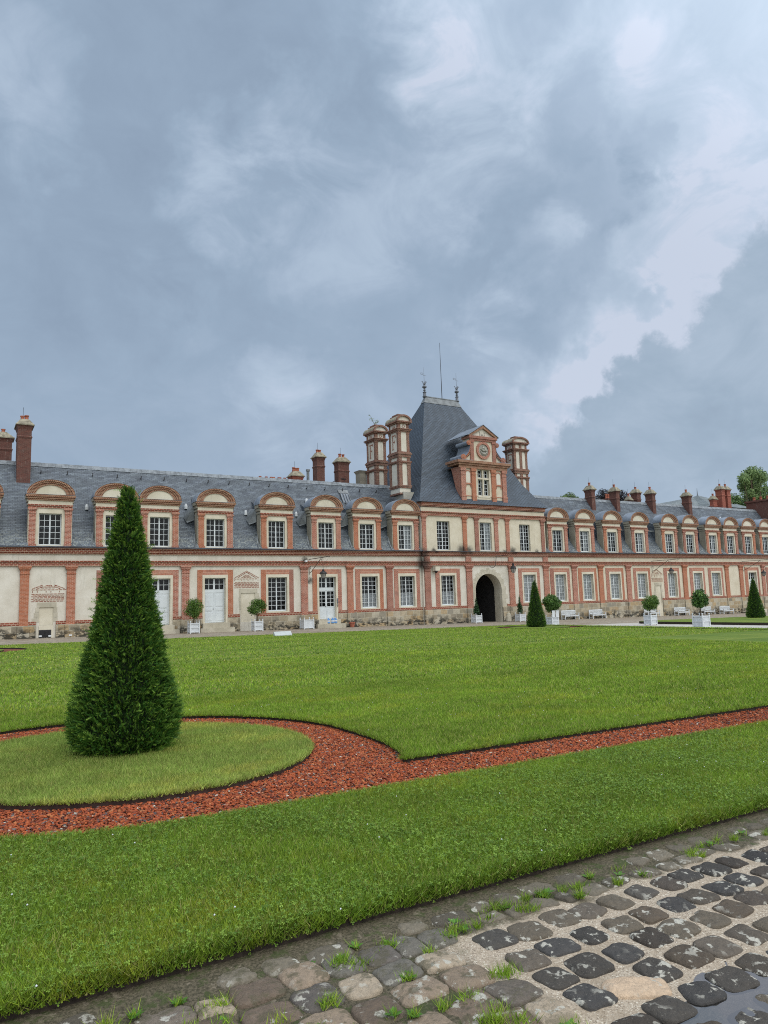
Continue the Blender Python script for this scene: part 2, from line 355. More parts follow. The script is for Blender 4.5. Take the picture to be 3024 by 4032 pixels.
MT['lead_light'] = simple('pale_lead', (.17, .185, .195), .5, .3, 2.0, .0, .5)
MT['gutter'] = simple('dark_zinc_gutter', (.07, .08, .10), .5, .3, 2)
MT['paint'] = simple('pale_grey_paint', (.60, .64, .66), .5, .05, 1.5)
MT['white'] = simple('white_painted_wood', (.62, .645, .665), .5, .07, 5)
MT['iron'] = simple('black_iron', (.035, .033, .035), .5, .3, 8, .3)
MT['bronze'] = simple('weathered_bronze', (.16, .17, .19), .5, .3, 8, .4)
MT['terra'] = simple('terracotta', (.34, .115, .07), .8, .25, 6)
MT['mortarcap'] = simple('lichened_mortar', (.26, .235, .175), .9, .35, 4)
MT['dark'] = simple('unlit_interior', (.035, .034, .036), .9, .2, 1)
MT['darkwood'] = simple('dark_oak_gate', (.05, .038, .03), .7, .3, 3)
MT['curtain'] = simple('net_curtain', (.62, .62, .66), .9, .14, 9)
MT['blind'] = simple('closed_inner_blind', (.70, .70, .71), .9, .12, 3)
MT['relief'] = simple('carved_stone', (.34, .33, .29), .9, .4, 7)
MT['archstone'] = plaster('gate_stone', (.40, .365, .285), (.55, .505, .41), .6)
MT['bluebottle'] = simple('blue_plastic', (.10, .25, .52), .25, .15, 8, 0, .5)
MT['cctv'] = simple('cream_plastic', (.62, .57, .46), .5, .05)
MT['blackgloss'] = simple('black_dome', (.01, .01, .012), .15, .1)
MT['signwhite'] = simple('pale_stone_slab', (.42, .45, .45), .5, .06, 4)
MT['bark'] = simple('bark', (.10, .075, .05), .9, .3, 12)
def glass_mat():
    m, t = material('window_glass'); p = pos(t)
    n = t.noise(p, 1.6, 3, .5)
    bp = t.new('ShaderNodeBump', i_Strength=.12, i_Distance=.05, i_Height=n)
    lw = t.new('ShaderNodeFresnel', i_0=1.32); t.l.new(bp.outputs[0], lw.inputs['Normal'])
    tr = t.new('ShaderNodeBsdfTransparent', i_0=(.75, .78, .78)); gl = t.new('ShaderNodeBsdfGlossy', i_0=(1, 1, 1), i_1=.03); t.l.new(bp.outputs[0], gl.inputs['Normal'])
    mx = t.new('ShaderNodeMixShader', i_0=lw.outputs[0], i_1=tr.outputs[0], i_2=gl.outputs[0]); t.new('ShaderNodeOutputMaterial', i_0=mx.outputs[0]); return m
MT['glass'] = glass_mat()
def leaf_mat(name, tint=(1, 1, 1), rough=.55, trans=.25):
    m, t = material(name); a = t.new('ShaderNodeAttribute'); a.attribute_name = 'Col'
    col = t.mix(1.0, a.outputs['Color'], tint, 'MULTIPLY')
    b = t.new('ShaderNodeBsdfPrincipled', i_Base_Color=col, i_Roughness=rough); b.inputs['Specular IOR Level'].default_value = .25
    tl = t.new('ShaderNodeBsdfTranslucent', i_0=col)
    mx = t.new('ShaderNodeMixShader', i_0=trans, i_1=b.outputs[0], i_2=tl.outputs[0]); t.new('ShaderNodeOutputMaterial', i_0=mx.outputs[0]); return m
MT['yew'] = leaf_mat('yew_needles'); MT['leaf'] = leaf_mat('glossy_leaves', rough=.4); MT['blade'] = leaf_mat('grass_blades', trans=.35, rough=.6)
def vcol_mat(name, rough=.85, bs=.5, sc=60, lich=0.0, spec=.3):
    m, t = material(name); a = t.new('ShaderNodeAttribute'); a.attribute_name = 'Col'; p = pos(t); n = t.noise(p, sc, 6, .7)
    c = t.mix(t.mr(n, .3, .7, 0, .45), a.outputs['Color'], t.mix(.6, a.outputs['Color'], (.02, .02, .02)))
    if lich:
        n2 = t.noise(p, 16, 5, .6); n3 = t.noise(p, 3.2, 2, .5)
        c = t.mix(t.math('MULTIPLY', t.mr(n2, .56, .62, 0, 1), t.mr(n3, .38, .56, 0, lich)), c, (.46, .44, .38))
        c = t.mix(t.math('MULTIPLY', t.mr(t.new('ShaderNodeSeparateXYZ', i_0=p).outputs[0], 2.5, 2.0), t.mr(t.noise(p, 13, 6, .7), .50, .60, 0, .65)), c, (.085, .078, .045))
        n5 = t.noise(p, 120, 3, .6); c = t.mix(t.mr(n5, .6, .72, 0, .5), c, (.22, .20, .17))
    finish(t, c, rough, t.math('ADD', n, t.math('MULTIPLY', t.noise(p, 14, 4, .6), 1.5)) if lich else n, bs, .012 if lich else .006, spec); return m
MT['gravel'] = vcol_mat('crushed_red_tile', .9, .3, 80)
MT['sett'] = vcol_mat('worn_sandstone_sett', .75, 1.0, 42, 1.0, .25)
# ------------------------------------------------------------------ the palace
D = 54.73
def gf(x): return gz(x, D)-.07            # paving level at the facade
def wall_holes(mb, x0, x1, z0, z1, holes, yf, rev, m=0, mr_=1):
    xs = sorted({x0, x1, *[h[0] for h in holes], *[h[1] for h in holes]}); zs = sorted({z0, z1, *[h[2] for h in holes], *[h[3] for h in holes]})
    for a, b in zip(xs[:-1], xs[1:]):
        run = None
        for c, d in zip(zs[:-1], zs[1:]):
            inside = any(h[0] <= a+1e-6 and b <= h[1]+1e-6 and h[2] <= c+1e-6 and d <= h[3]+1e-6 for h in holes)
            if not inside: mb.face([(a, yf, c), (b, yf, c), (b, yf, d), (a, yf, d)], m)
    for h in holes:
        a, b, c, d = h[:4]; y2 = yf+rev
        if len(h) > 4:
            r = (b-a)/2; xc = (a+b)/2; zs_ = d-r; N = 28
            arc = [(xc-r*math.cos(math.pi*i/N), zs_+r*math.sin(math.pi*i/N)) for i in range(N+1)]
            for p, q in zip(arc[:-1], arc[1:]):
                if abs(p[1]-d)+abs(q[1]-d) > 1e-6: mb.face([(p[0], yf, p[1]), (q[0], yf, q[1]), (q[0], yf, d), (p[0], yf, d)], m)
                mb.face([(p[0], yf, p[1]), (p[0], y2, p[1]), (q[0], y2, q[1]), (q[0], yf, q[1])], mr_)
            mb.face([(a, yf, c), (a, y2, c), (a, y2, zs_), (a, yf, zs_)], mr_); mb.face([(b, y2, c), (b, yf, c), (b, yf, zs_), (b, y2, zs_)], mr_)
        else:
            mb.face([(a, yf, c), (a, y2, c), (a, y2, d), (a, yf, d)], mr_); mb.face([(b, y2, c), (b, yf, c), (b, yf, d), (b, y2, d)], mr_)
            mb.face([(a, yf, d), (a, y2, d), (b, y2, d), (b, yf, d)], mr_); mb.face([(a, y2, c), (a, yf, c), (b, yf, c), (b, y2, c)], mr_)
def sash(mb, x0, x1, z0, z1, y, cols=4, rows=7, fr=.06, mid=.09, mt=.03, th=.05):
    mb.box(x0, x0+fr, y, y+th, z0, z1); mb.box(x1-fr, x1, y, y+th, z0, z1)
    mb.box(x0+fr, x1-fr, y, y+th, z1-fr, z1); mb.box(x0+fr, x1-fr, y, y+th, z0, z0+fr*1.4)
    xm = (x0+x1)/2; half = cols//2
    if mid: mb.box(xm-mid/2, xm+mid/2, y-.012, y+th-.004, z0+fr*1.4, z1-fr)
    for side in (0, 1) if mid else (0,):
        a, b = ((x0+fr, xm-mid/2) if side == 0 else (xm+mid/2, x1-fr)) if mid else (x0+fr, x1-fr)
        nn = half if mid else cols
        for i in range(1, nn): c = a+(b-a)*i/nn; mb.box(c-mt/2, c+mt/2, y+.006, y+th-.01, z0+fr*1.4, z1-fr)
    zz0, zz1 = z0+fr*1.4, z1-fr
    for j in range(1, rows):
        c = zz0+(zz1-zz0)*j/rows; mb.box(x0+fr, x1-fr, y+.003, y+th-.013, c-mt/2, c+mt/2)
def window(par, x0, x1, z0, z1, y, cols=4, rows=7, cur=None, org=None, open_=False):
    mb = MB(); sash(mb, x0, x1, z0, z1, y, cols, rows)
    mb.box(x0-.02, x1+.02, y-.05, y+.02, z0-.05, z0)
    w = mb.build('window', MT['paint'], par, org)
    MB().face([(x0, y+.03, z0), (x1, y+.03, z0), (x1, y+.03, z1), (x0, y+.03, z1)]).build('pane', MT['glass'], w)
    if cur:
        kind, frac = cur; c = MB(); n = 40; h = z0+(z1-z0)*frac
        for i in range(n):
            a, b = x0+(x1-x0)*i/n, x0+(x1-x0)*(i+1)/n; yo_ = .06 if kind == 'blind' else .09; ya, yb = y+yo_+.018*math.sin(i*1.3), y+yo_+.018*math.sin((i+1)*1.3)
            if kind == 'left' and i > n*.45: continue
            if kind == 'right' and i < n*.5: continue
            c.face([(a, ya, z0), (b, yb, z0), (b, yb, h), (a, ya, h)])
        c.build('curtain', MT['blind'] if kind == 'blind' else MT['curtain'], w)
    return w
def door(par, x0, x1, z0, z1, y, glazed=False):
    """two panelled leaves under a glazed transom"""
    mb = MB(); zt = z1-.98 if not glazed else z1-1.0; xm = (x0+x1)/2
    mb.box(x0, x1, y, y+.07, zt-.16, zt)             # transom bar
    for s in (0, 1):
        a, b = (x0, xm-.006) if s == 0 else (xm+.006, x1)
        if not glazed:
            mb.box(a, b, y+.02, y+.07, z0, zt-.16)
            for c, d in ((z0+.12, z0+.80), (z0+.88, z0+1.15), (z0+1.23, zt-.28)):
                mb.box(a+.10, b-.10, y+.008, y+.02, c, d); mb.box(a+.15, b-.15, y-.004, y+.008, c+.05, d-.05)
        else:
            zg = z0+.95; mb.box(a, b, y+.02, y+.07, z0, zg)
            mb.box(a+.10, b-.10, y+.008, y+.02, z0+.14, zg-.10)
            sash(mb, a, b, zg, zt-.16, y+.01, 2, 4, .07, 0, .034)
    d_ = mb.build('door', MT['paint'], par)
    tr = MB(); sash(tr, x0, x1, zt, z1, y, 4, 2, .07, .14, .036); tr.build('transom', MT['paint'], d_)
    z_ = zt if not glazed else z0+.95
    MB().face([(x0, y+.045, z_), (x1, y+.045, z_), (x1, y+.045, z1), (x0, y+.045, z1)]).build('pane', MT['glass'], d_)
    h = MB(); h.ball((xm-.06, y-.01, z0+1.05), .035, 8); h.build('handle', MT['bronze'], d_)
    return d_
def pilaster(par, x0, x1, z0, z1, y, p, mat='brick', cap=True, name='pilaster'):
    mb = MB(); mb.box(x0, x1, y-p, y+.02, z0, z1)
    if cap:
        h = z1
        mb.box(x0-.035, x1+.035, y-p-.035, y+.01, h-.56, h-.50); mb.box(x0-.04, x1+.04, y-p-.04, y+.012, h-.30, h-.22)
        mb.box(x0-.085, x1+.085, y-p-.085, y+.014, h-.22, h-.11); mb.box(x0-.13, x1+.13, y-p-.13, y+.016, h-.11, h-.003)
    return mb.build(name, MT[mat], par)
def brick_surround(par, a, b, c, d, top, zb, y):
    """a<b left jamb, c<d right jamb, up to top; zb foot"""
    m1 = MB(); m1.box(a, b, y-.035, y+.02, zb, top).cut(); m1.box(c, d, y-.035, y+.02, zb, top)
    u = MB(); u.box(b, c, y-.035, y+.02, top-.40, top)
    o = m1.each('brick_jamb', MT['brick'], par)
    u.build('brick_lintel', MT['brick_soldier'], par)
    return o
MT['brick_soldier'] = brick_mat('soldier_course_brick', (.40, .12, .07), (.24, .065, .04), (.46, .165, .10), (.62, .43, .32), .2, row=.4, bw=.076, ms=.014)
def stone_surround(par, b, c, o0, o1, ztop, oz1, zb, y, door_=False):
    m = MB(); m.box(b, o0, y-.055, y+.02, zb, ztop); m.box(o1, c, y-.055, y+.02, zb, ztop); m.box(o0, o1, y-.055, y+.02, oz1, ztop)
    if not door_: m.box(o0-.02, o1+.02, y-.07, y+.02, zb-.0, zb+.10)
    return m.build('stone_surround', MT['stonecream'], par)
def inlay(par, cx, w, r0, r1, zb, za, o, y, broken=False, wood=False):
    """the brick drawing of a pediment over a blocked doorway"""
    m = MB(); yy = y-.012; n = int((r1-r0)/.082)
    for j in range(n):                      # rows of bricks
        x = cx-w/2+(.1 if j % 2 else 0); z = r0+j*(r1-r0)/n
        while x < cx+w/2-.05:
            L = min(random.choice((.2, .24, .24, .3)), cx+w/2-x); m.box(x, x+L-.04, yy, y+.01, z+.008, z+.056); x += L
    x = cx-w/2
    while x < cx+w/2-.1: m.box(x, x+.2, yy, y+.01, zb, zb+.055); x += .25
    x = cx-w/2+.04
    while x < cx+w/2-.05: m.box(x, x+.05, yy, y+.01, r1+.06, zb-.05); x += random.choice((.3, .42, .55))
    H = za-zb
    for s in (-1, 1):
        for off in (0, .10):
            k = 0
            while k < 1:
                a, b = k, min(1, k+.20)
                if not (broken and b > .80):
                    X0, X1 = cx+s*(w/2*.97*(1-a)-off*.6*(1-a)), cx+s*(w/2*.97*(1-b)-off*.6*(1-b))
                    Z0, Z1 = zb+H*a-off+.07, zb+H*b-off+.07
                    if Z0 > zb+.03: m.face([(X0, yy, Z0), (X1, yy, Z1), (X1, yy, Z1+.06), (X0, yy, Z0+.06)][::s])
                k += .22
    for j in range(3):
        ww = w*.42*(1-j*.3); x = cx-ww/2
        while x < cx+ww/2-.05: m.box(x, x+.18, yy, y+.01, zb+.13+.085*j, zb+.18+.085*j); x += .22
    m.build('brick_inlay', MT['brick_band'], par)
    a, b, c, d = o; s = MB(); s.box(a-.15, b+.18, y-.02, y+.01, d, d+.34)
    z = d; k = 0
    while z > max(c+.5, .75):
        h = random.choice((.3, .36, .42)); z2 = z-h
        for sx, e in ((-1, a), (1, b)):
            L = random.uniform(.12, .45); s.box(min(e, e+sx*L), max(e, e+sx*L), y-.018, y+.01, z2+.02, z-.01)
        z = z2; k += 1
    s.build('stone_quoins', MT['archstone'], par)
    MB().box(a, b, y+.05, y+.2, c, d).build('blocked_door', MT['stonecream'], par)
    return (a, b, c, d)

def dormer(par, xc, y0, cur=None, kind='brick', seed=0):
    """stone and brick dormer standing on the wall head; local x about xc"""
    X = lambda v: xc+v
    b = MB(); wall_holes(b, X(-1.42), X(1.42), 5.86, 9.2, [(X(-.73), X(.73), 6.0, 8.25)], y0, .30)
    for s in (-1, 1):           # cheeks, flared at the foot where the slates sweep out
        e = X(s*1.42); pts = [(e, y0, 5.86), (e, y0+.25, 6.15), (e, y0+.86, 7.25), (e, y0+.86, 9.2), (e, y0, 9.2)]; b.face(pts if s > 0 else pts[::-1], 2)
        c = MB()
    b.face([(X(-1.42), y0, 9.2), (X(1.42), y0, 9.2), (X(1.42), y0+.86, 9.2), (X(-1.42), y0+.86, 9.2)], 2)
    # tympanum
    N = 20; A, Hh = 1.0, .70; z9 = 9.56
    tp = [(X(A*math.cos(math.pi*i/N)), z9+Hh*math.sin(math.pi*i/N)) for i in range(N+1)]
    b.face([(p[0], y0-.02, p[1]) for p in tp][::-1][::-1])
    for s in (-1, 1):
        b.box(X(s*1.42), X(s*1.47), y0+.03, y0+.86, 8.80, 8.95, 2); b.box(X(s*1.42), X(s*1.52), y0+.03, y0+.86, 9.05, 9.28, 2); b.box(X(s*1.42), X(s*1.60), y0+.03, y0+.88, 9.28, 9.54, 2)
    # the narrower slated body that ties the masonry front to the roof
    for s in (-1, 1):
        e = X(s*1.15); pts = [(e, y0+.86, 7.2), (e, y0+2.9, 10.2), (e, y0+.86, 9.3)]; b.face(pts if s > 0 else pts[::-1], 3)
    b.face([(X(-1.15), y0+.86, 9.3), (X(0), y0+.86, 10.1), (X(0), y0+3.2, 10.5), (X(-1.15), y0+2.5, 9.6)], 3)
    b.face([(X(0), y0+.86, 10.1), (X(1.15), y0+.86, 9.3), (X(1.15), y0+2.5, 9.6), (X(0), y0+3.2, 10.5)], 3)
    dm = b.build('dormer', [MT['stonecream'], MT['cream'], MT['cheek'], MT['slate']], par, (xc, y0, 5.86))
    for s in (-1, 1):
        m = MB(); a, c = sorted((X(s*.94), X(s*1.37))); m.box(a, c, y0-.09, y0+.02, 6.05, 8.62)
        m.box(a-.05, c+.05, y0-.14, y0+.015, 5.9, 6.08); m.box(a-.03, c+.03, y0-.12, y0+.01, 8.20, 8.26); m.box(a-.04, c+.04, y0-.13, y0+.012, 8.42, 8.50); m.box(a-.08, c+.08, y0-.17, y0+.014, 8.50, 8.615)
        m.build('pilaster', MT['brick' if kind == 'brick' else kind], dm)
    m = MB(); m.box(X(-1.42), X(1.42), y0-.07, y0+.02, 8.62, 8.76); m.box(X(-1.45), X(1.45), y0-.12, y0+.016, 8.76, 8.86)
    m.build('brick_architrave', MT['brick_band'], dm)
    m = MB(); m.box(X(-1.46), X(1.46), y0-.08, y0+.02, 9.16, 9.27); m.box(X(-1.53), X(1.53), y0-.16, y0+.022, 9.27, 9.40); m.box(X(-1.60), X(1.60), y0-.24, y0+.024, 9.40, 9.55)
    m.build('cornice', MT['brick_arch'], dm)
    m = MB(); yo = y0-.22
    def ring(A0, H0, A1, H1, y_a, y_b):
        o = [(X(A0*math.cos(math.pi*i/N)), z9+H0*math.sin(math.pi*i/N)) for i in range(N+1)]; q = [(X(A1*math.cos(math.pi*i/N)), z9+H1*math.sin(math.pi*i/N)) for i in range(N+1)]
        for i in range(N):
            m.face([(o[i][0], y_a, o[i][1]), (o[i+1][0], y_a, o[i+1][1]), (q[i+1][0], y_a, q[i+1][1]), (q[i][0], y_a, q[i][1])][::-1])
            m.face([(q[i][0], y_a, q[i][1]), (q[i+1][0], y_a, q[i+1][1]), (q[i+1][0], y_b, q[i+1][1]), (q[i][0], y_b, q[i][1])][::-1])
            m.face([(o[i][0], y_a, o[i][1]), (o[i+1][0], y_a, o[i+1][1]), (o[i+1][0], y_b, o[i+1][1]), (o[i][0], y_b, o[i][1])])
    ring(1.57, 1.08, 1.40, .96, yo, y0); ring(1.40, .96, 1.24, .85, y0-.15, y0); ring(1.24, .85, 1.0, .70, y0-.08, y0)
    m.build('arched_pediment', MT['brick_arch'], dm)
    m = MB()
    o = [(X(1.62*math.cos(math.pi*i/N)), z9+1.11*math.sin(math.pi*i/N)) for i in range(N+1)]; q = [(X(1.575*math.cos(math.pi*i/N)), z9+1.083*math.sin(math.pi*i/N)) for i in range(N+1)]
    for i in range(N):
        m.face([(o[i][0], y0-.25, o[i][1]), (o[i][0], y0+1.0, o[i][1]), (o[i+1][0], y0+1.0, o[i+1][1]), (o[i+1][0], y0-.25, o[i+1][1])][::-1], 0, True)
        m.face([(o[i][0], y0-.25, o[i][1]), (o[i+1][0], y0-.25, o[i+1][1]), (q[i+1][0], y0-.25, q[i+1][1]), (q[i][0], y0-.25, q[i][1])][::-1])
    m.face([(p[0], y0+1.0, p[1]) for p in o], 0)
    m.box(X(-1.63), X(1.63), y0-.27, y0+.9, 9.553, 9.565)
    m.build('barrel_roof', MT['lead'], dm)
    MB().box(X(-1.46), X(1.46), y0-.17, y0+.0, 5.87, 5.915).build('sill', MT['lead'], dm)
    w = MB(); sash(w, X(-.73), X(.73), 6.0, 8.25, y0+.24, 4, 5)
    w.build('window', MT['paint'], dm)
    MB().face([(X(-.73), y0+.275, 6.0), (X(.73), y0+.275, 6.0), (X(.73), y0+.275, 8.25), (X(-.73), y0+.275, 8.25)]).build('pane', MT['glass'], dm)
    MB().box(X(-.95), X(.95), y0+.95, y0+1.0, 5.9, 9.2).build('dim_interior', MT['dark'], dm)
    if cur:
        c = MB(); n = 24
        for i in range(n):
            f = i/n
            if (cur == 'right' and f < .52) or (cur == 'left' and f > .46): continue
            a, b_ = X(-.7+1.4*i/n), X(-.7+1.4*(i+1)/n); c.face([(a, y0+.36+.02*math.sin(i*1.7), 6.0), (b_, y0+.36+.02*math.sin((i+1)*1.7), 6.0), (b_, y0+.36+.02*math.sin((i+1)*1.7), 8.2), (a, y0+.36+.02*math.sin(i*1.7), 8.2)])
        c.build('curtain', MT['curtain'], dm)
    return dm
PROF = [(-.32, 5.885), (.12, 6.28), (.82, 7.24), (4.5, 12.6)]
def wing_roof(par, xa, xb, dorm, xcap=None):
    m = MB(); cuts = sorted(dorm); segs = []; x = xa
    for c in cuts:
        if c-1.38 > x: segs.append((x, c-1.38, 0))
        segs.append((max(x, c-1.38), min(c+1.38, xb), 2)); x = c+1.38
    if x < xb: segs.append((x, xb, 0))
    for a, b, k in segs:
        for i in range(k, 3):
            p, q = PROF[i], PROF[i+1]; m.face([(a, D+p[0], p[1]), (b, D+p[0], p[1]), (b, D+q[0], q[1]), (a, D+q[0], q[1])])
    R_ = [(9.0-p[0], p[1]) for p in PROF]
    for p, q in zip(R_[:-1], R_[1:]): m.face([(xb, D+p[0], p[1]), (xa, D+p[0], p[1]), (xa, D+q[0], q[1]), (xb, D+q[0], q[1])])
    for e in (xa, xb): m.face([(e, D+p[0], p[1]) for p in PROF]+[(e, D+p[0], p[1]) for p in R_[::-1]])
    rf = m.build('roof', MT['slate'], par)
    r = MB(); x = xa; 
    while x < xb:
        w = min(random.uniform(.42, .5), xb-x); h = random.uniform(0, .02)
        r.face([(x, D+4.28, 12.32+h), (x+w-.01, D+4.28, 12.32+h), (x+w-.01, D+4.5, 12.66+h), (x, D+4.5, 12.66+h)]); r.face([(x+w-.01, D+4.72, 12.32+h), (x, D+4.72, 12.32+h), (x, D+4.5, 12.66+h), (x+w-.01, D+4.5, 12.66+h)]); x += w
    r.build('ridge_tiles', MT['cheek2'], rf)
    return rf
MT['cheek2'] = simple('ridge_slate', (.20, .22, .24), .7, .3, 3)
def roof_z(dy): return 7.24+(dy-.82)*(12.6-7.24)/(4.5-.82)
def bands(par, xa, xb, y, z, up=False, name_sfx=''):
    """string course, rendered frieze and crowning cornice; z = underside of the string"""
    m = MB(); s = 1.0
    m.box(xa, xb, y-.13, y+.02, z, z+.11); m.box(xa, xb, y-.10, y+.018, z+.11, z+.30); m.box(xa, xb, y-.19, y+.016, z+.30, z+.38)
    m.build('string_course', MT['brick_band'], par)
    m = MB(); zz = z+.85
    m.box(xa, xb, y-.12, y+.02, zz, zz+.10); m.box(xa, xb, y-.20, y+.018, zz+.10, zz+.34); m.box(xa, xb, y-.29, y+.016, zz+.34, zz+.44)
    m.build('cornice', MT['brick_band'], par)
    return zz+.44
def sillband(par, segs, y):
    m = MB()
    for a, b in segs: m.box(a, b, y-.10, y+.02, .50, .61); m.box(a, b, y-.07, y+.018, .61, .73); m.cut()
    m.each('sill_course', MT['brick_band'], par)
def plinth(par, segs, y, piers):
    m = MB()
    for a, b in segs:
        m.box(a, b, y-.11, y+.02, -2.6, .48)
        for c, d in piers:
            if c >= a-.01 and d <= b+.01: m.box(c-.08, d+.08, y-.2, y+.0, -2.6, .46)
        m.cut()
    return m.each('plinth', MT['plinth'], par)
def steps(par, xa, xb, z, y, n=2):
    m = MB(); g = gf((xa+xb)/2)
    for i in range(n):
        h = g+(z-g)*(n-i)/n-.02; m.box(xa-.05-.28*i, xb+.05+.30*i, y-.32*(i+1)-.1, y-.1-.32*i+.0, -2, h)
    m.box(xa, xb, y-.1, y+.3, -2, z-.004)
    return m.build('doorstep', MT['archstone'], par)
def ground_bay(par, b, y, mode, cur=None):
    """b = (brickL, stoneL, stoneR, brickR); returns the hole"""
    a0, a1, a2, a3 = b; o0, o1 = a1+.18, a2-.18
    if mode == 'win':
        hole = (o0, o1, .84, 3.59)
        brick_surround(par, a0, a1, a2, a3, 4.23, .73, y); stone_surround(par, a1, a2, o0, o1, 3.83, 3.59, .73, y)
        window(par, o0, o1, .86, 3.59, y+.27, 4, 7, cur)
    else:
        z0 = .12 if a0 < 24 else .02
        if a0 > 60: z0 = -.6
        hole = (o0, o1, z0, 3.59)
        brick_surround(par, a0, a1, a2, a3, 4.23, .73, y); stone_surround(par, a1, a2, o0, o1, 3.83, 3.59, z0-.1, y, True)
        door(par, o0, o1, z0+.02, 3.59, y+.27, mode == 'door2')
        steps(par, a1, a2, z0, y)
    return hole

PAVX0, PAVX1 = 36.75, 52.2
# ---- west wing
west = thing('palace_wing', (16, D, gf(16)), 'long brick and cream west wing left of the gate pavilion, behind the tall clipped yew', 'building')
LD = [2.5-1.55+.0, 5.48, 9.88, 13.05, 17.36, 22.53, 27.06, 31.10, 35.15]; LD[0] = .93
LP = [(-1.6, -1.0), (.2, .78), (3.69, 4.25), (6.64, 7.20), (14.72, 15.28), (24.61, 25.21), (28.96, 29.53), (32.94, 33.56)]
bays = [((8.60, 9.0, 10.98, 11.38), 'win', None), ((11.62, 12.02, 14.04, 14.47), 'door', None), ((15.92, 16.31, 18.33, 18.77), 'door', None), ((21.10, 21.53, 23.55, 23.95), 'win', None),
        ((25.68, 26.10, 28.05, 28.43), 'door2', None), ((29.79, 30.24, 32.22, 32.60), 'win', ('net', .45)), ((33.76, 34.19, 36.13, 36.53), 'win', ('net', .45))]
holes = [ground_bay(west, b, D, k, c) for b, k, c in bays]
holes.append(inlay(west, 5.48, 2.12, 2.06, 2.65, 2.86, 3.26, (4.93, 5.83, .45, 1.68), D, broken=True))
holes.append(inlay(west, 19.9, 2.1, 2.76, 3.28, 3.46, 4.02, (19.42, 20.6, .1, 2.37), D))
m = MB(); wall_holes(m, -9, PAVX0, -2.5, 5.6, holes, D, .32)
m.face([(PAVX0, D+9, -2), (-9, D+9, -2), (-9, D+9, 6), (PAVX0, D+9, 6)]); m.face([(-9, D+9, -2), (-9, D, -2), (-9, D, 6), (-9, D+9, 6)])
m.build('wall', [MT['cream'], MT['stonecream']], west)
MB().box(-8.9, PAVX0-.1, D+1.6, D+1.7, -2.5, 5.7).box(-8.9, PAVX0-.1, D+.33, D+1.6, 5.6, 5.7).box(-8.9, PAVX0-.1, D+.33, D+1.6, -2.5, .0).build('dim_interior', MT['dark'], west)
for a, b in LP: pilaster(west, a, b, .42, 4.53, D, .13)
bands(west, -9, PAVX0+.02, D, 4.53)
MB().box(-9, PAVX0, D-.46, D-.16, 5.825, 5.87).box(-9, PAVX0, D-.46, D-.40, 5.87, 5.91).build('gutter', MT['gutter'], west)
doors_x = [(12.02, 14.04), (16.31, 18.33), (26.10, 28.05), (4.75, 6.0), (19.3, 20.7)]
def gaps(xa, xb, cut):
    out = []; x = xa
    for a, b in sorted(cut):
        if a > x: out.append((x, a))
        x = max(x, b)
    if x < xb: out.append((x, xb))
    return out
sillband(west, gaps(-9, PAVX0, doors_x+LP), D)
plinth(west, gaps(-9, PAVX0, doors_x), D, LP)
MB().box(4.93, 5.83, D-.04, D+.1, gf(5.4)+.0, .45).build('threshold', MT['stonecream'], west)
g = MB()
for i in range(9): g.box(4.98+i*.085, 5.01+i*.085, D-.08, D-.05, gf(5.4)+.06, gf(5.4)+.52)
g.box(4.94, 5.72, D-.05, D-.045, gf(5.4)+.02, gf(5.4)+.56); g.build('cellar_grille', MT['iron'], west)
cur_l = {8: 'right'}
for i, x in enumerate(LD): dormer(west, x, D, cur_l.get(i), kind='brick')
wroof = wing_roof(west, -9, PAVX0+.3, LD)

# small roof fittings: vents, snow hooks, skylight, lead aprons
v = MB()
for x, dy in [(16.99, 3.0), (22.25, 3.0), (26.6, 3.0), (33.6, 2.9), (15.61, 2.27), (20.55, 2.03), (25.15, 2.06), (8.11, 2.0), (87.2, 3.3), (91.2, 3.2)]:
    z = roof_z(dy); v.lathe((x, D+dy-.1, z), [(.14, -.12), (.13, .1), (.08, .3), (0, .31)], 10).cut()
v.each('roof_vent', MT['white'], wroof)
h = MB()
for i in range(26):
    x = 5.12+i*1.83; 
    if x > 36: break
    dy = 3.94; z = roof_z(dy); h.box(x-.03, x+.03, D+dy-.16, D+dy+.02, z-.02, z+.04); h.box(x-.03, x+.03, D+dy-.18, D+dy-.13, z, z+.22); h.cut()
h.each('roof_hook', MT['iron'], wroof)
def roof_patch(mb, x0, x1, dy0, dy1, lift, m=0):
    mb.face([(x0, D+dy0-.0, roof_z(dy0)+lift), (x1, D+dy0, roof_z(dy0)+lift), (x1, D+dy1, roof_z(dy1)+lift), (x0, D+dy1, roof_z(dy1)+lift)], m)
sk = MB(); x0, x1, a, b = 30.35, 31.2, 3.0, 3.65
for k in range(4): xx = x0+(x1-x0)*k/3; sk.prism_x([(D+a-.1, roof_z(a)+.02), (D+b-.1, roof_z(b)+.02), (D+b-.1, roof_z(b)+.16), (D+a-.1, roof_z(a)+.16)], xx-.025, xx+.025)
roof_patch(sk, x0-.1, x1+.1, b, b+.25, .14)
s_ = sk.build('skylight', MT['lead_light'], wroof)
gl = MB(); roof_patch(gl, x0, x1, a, b, .11); gl.build('pane', MT['lead'], wroof)
fl = MB()
for x in LD[4:]+[]:
    fl.face([(x-1.55, D+.9, 9.3), (x-1.55, D+2.2, 9.45), (x-2.1, D+1.55, 8.45), (x-2.0, D+1.25, 8.1)]); fl.face([(x-1.45, D+.86, 8.2), (x-1.5, D+.86, 9.35), (x-2.0, D+1.25, 8.1), (x-1.95, D+1.1, 8.0)]); fl.cut()
fl.each('lead_flashing', MT['lead_light'], wroof)
cg = MB()
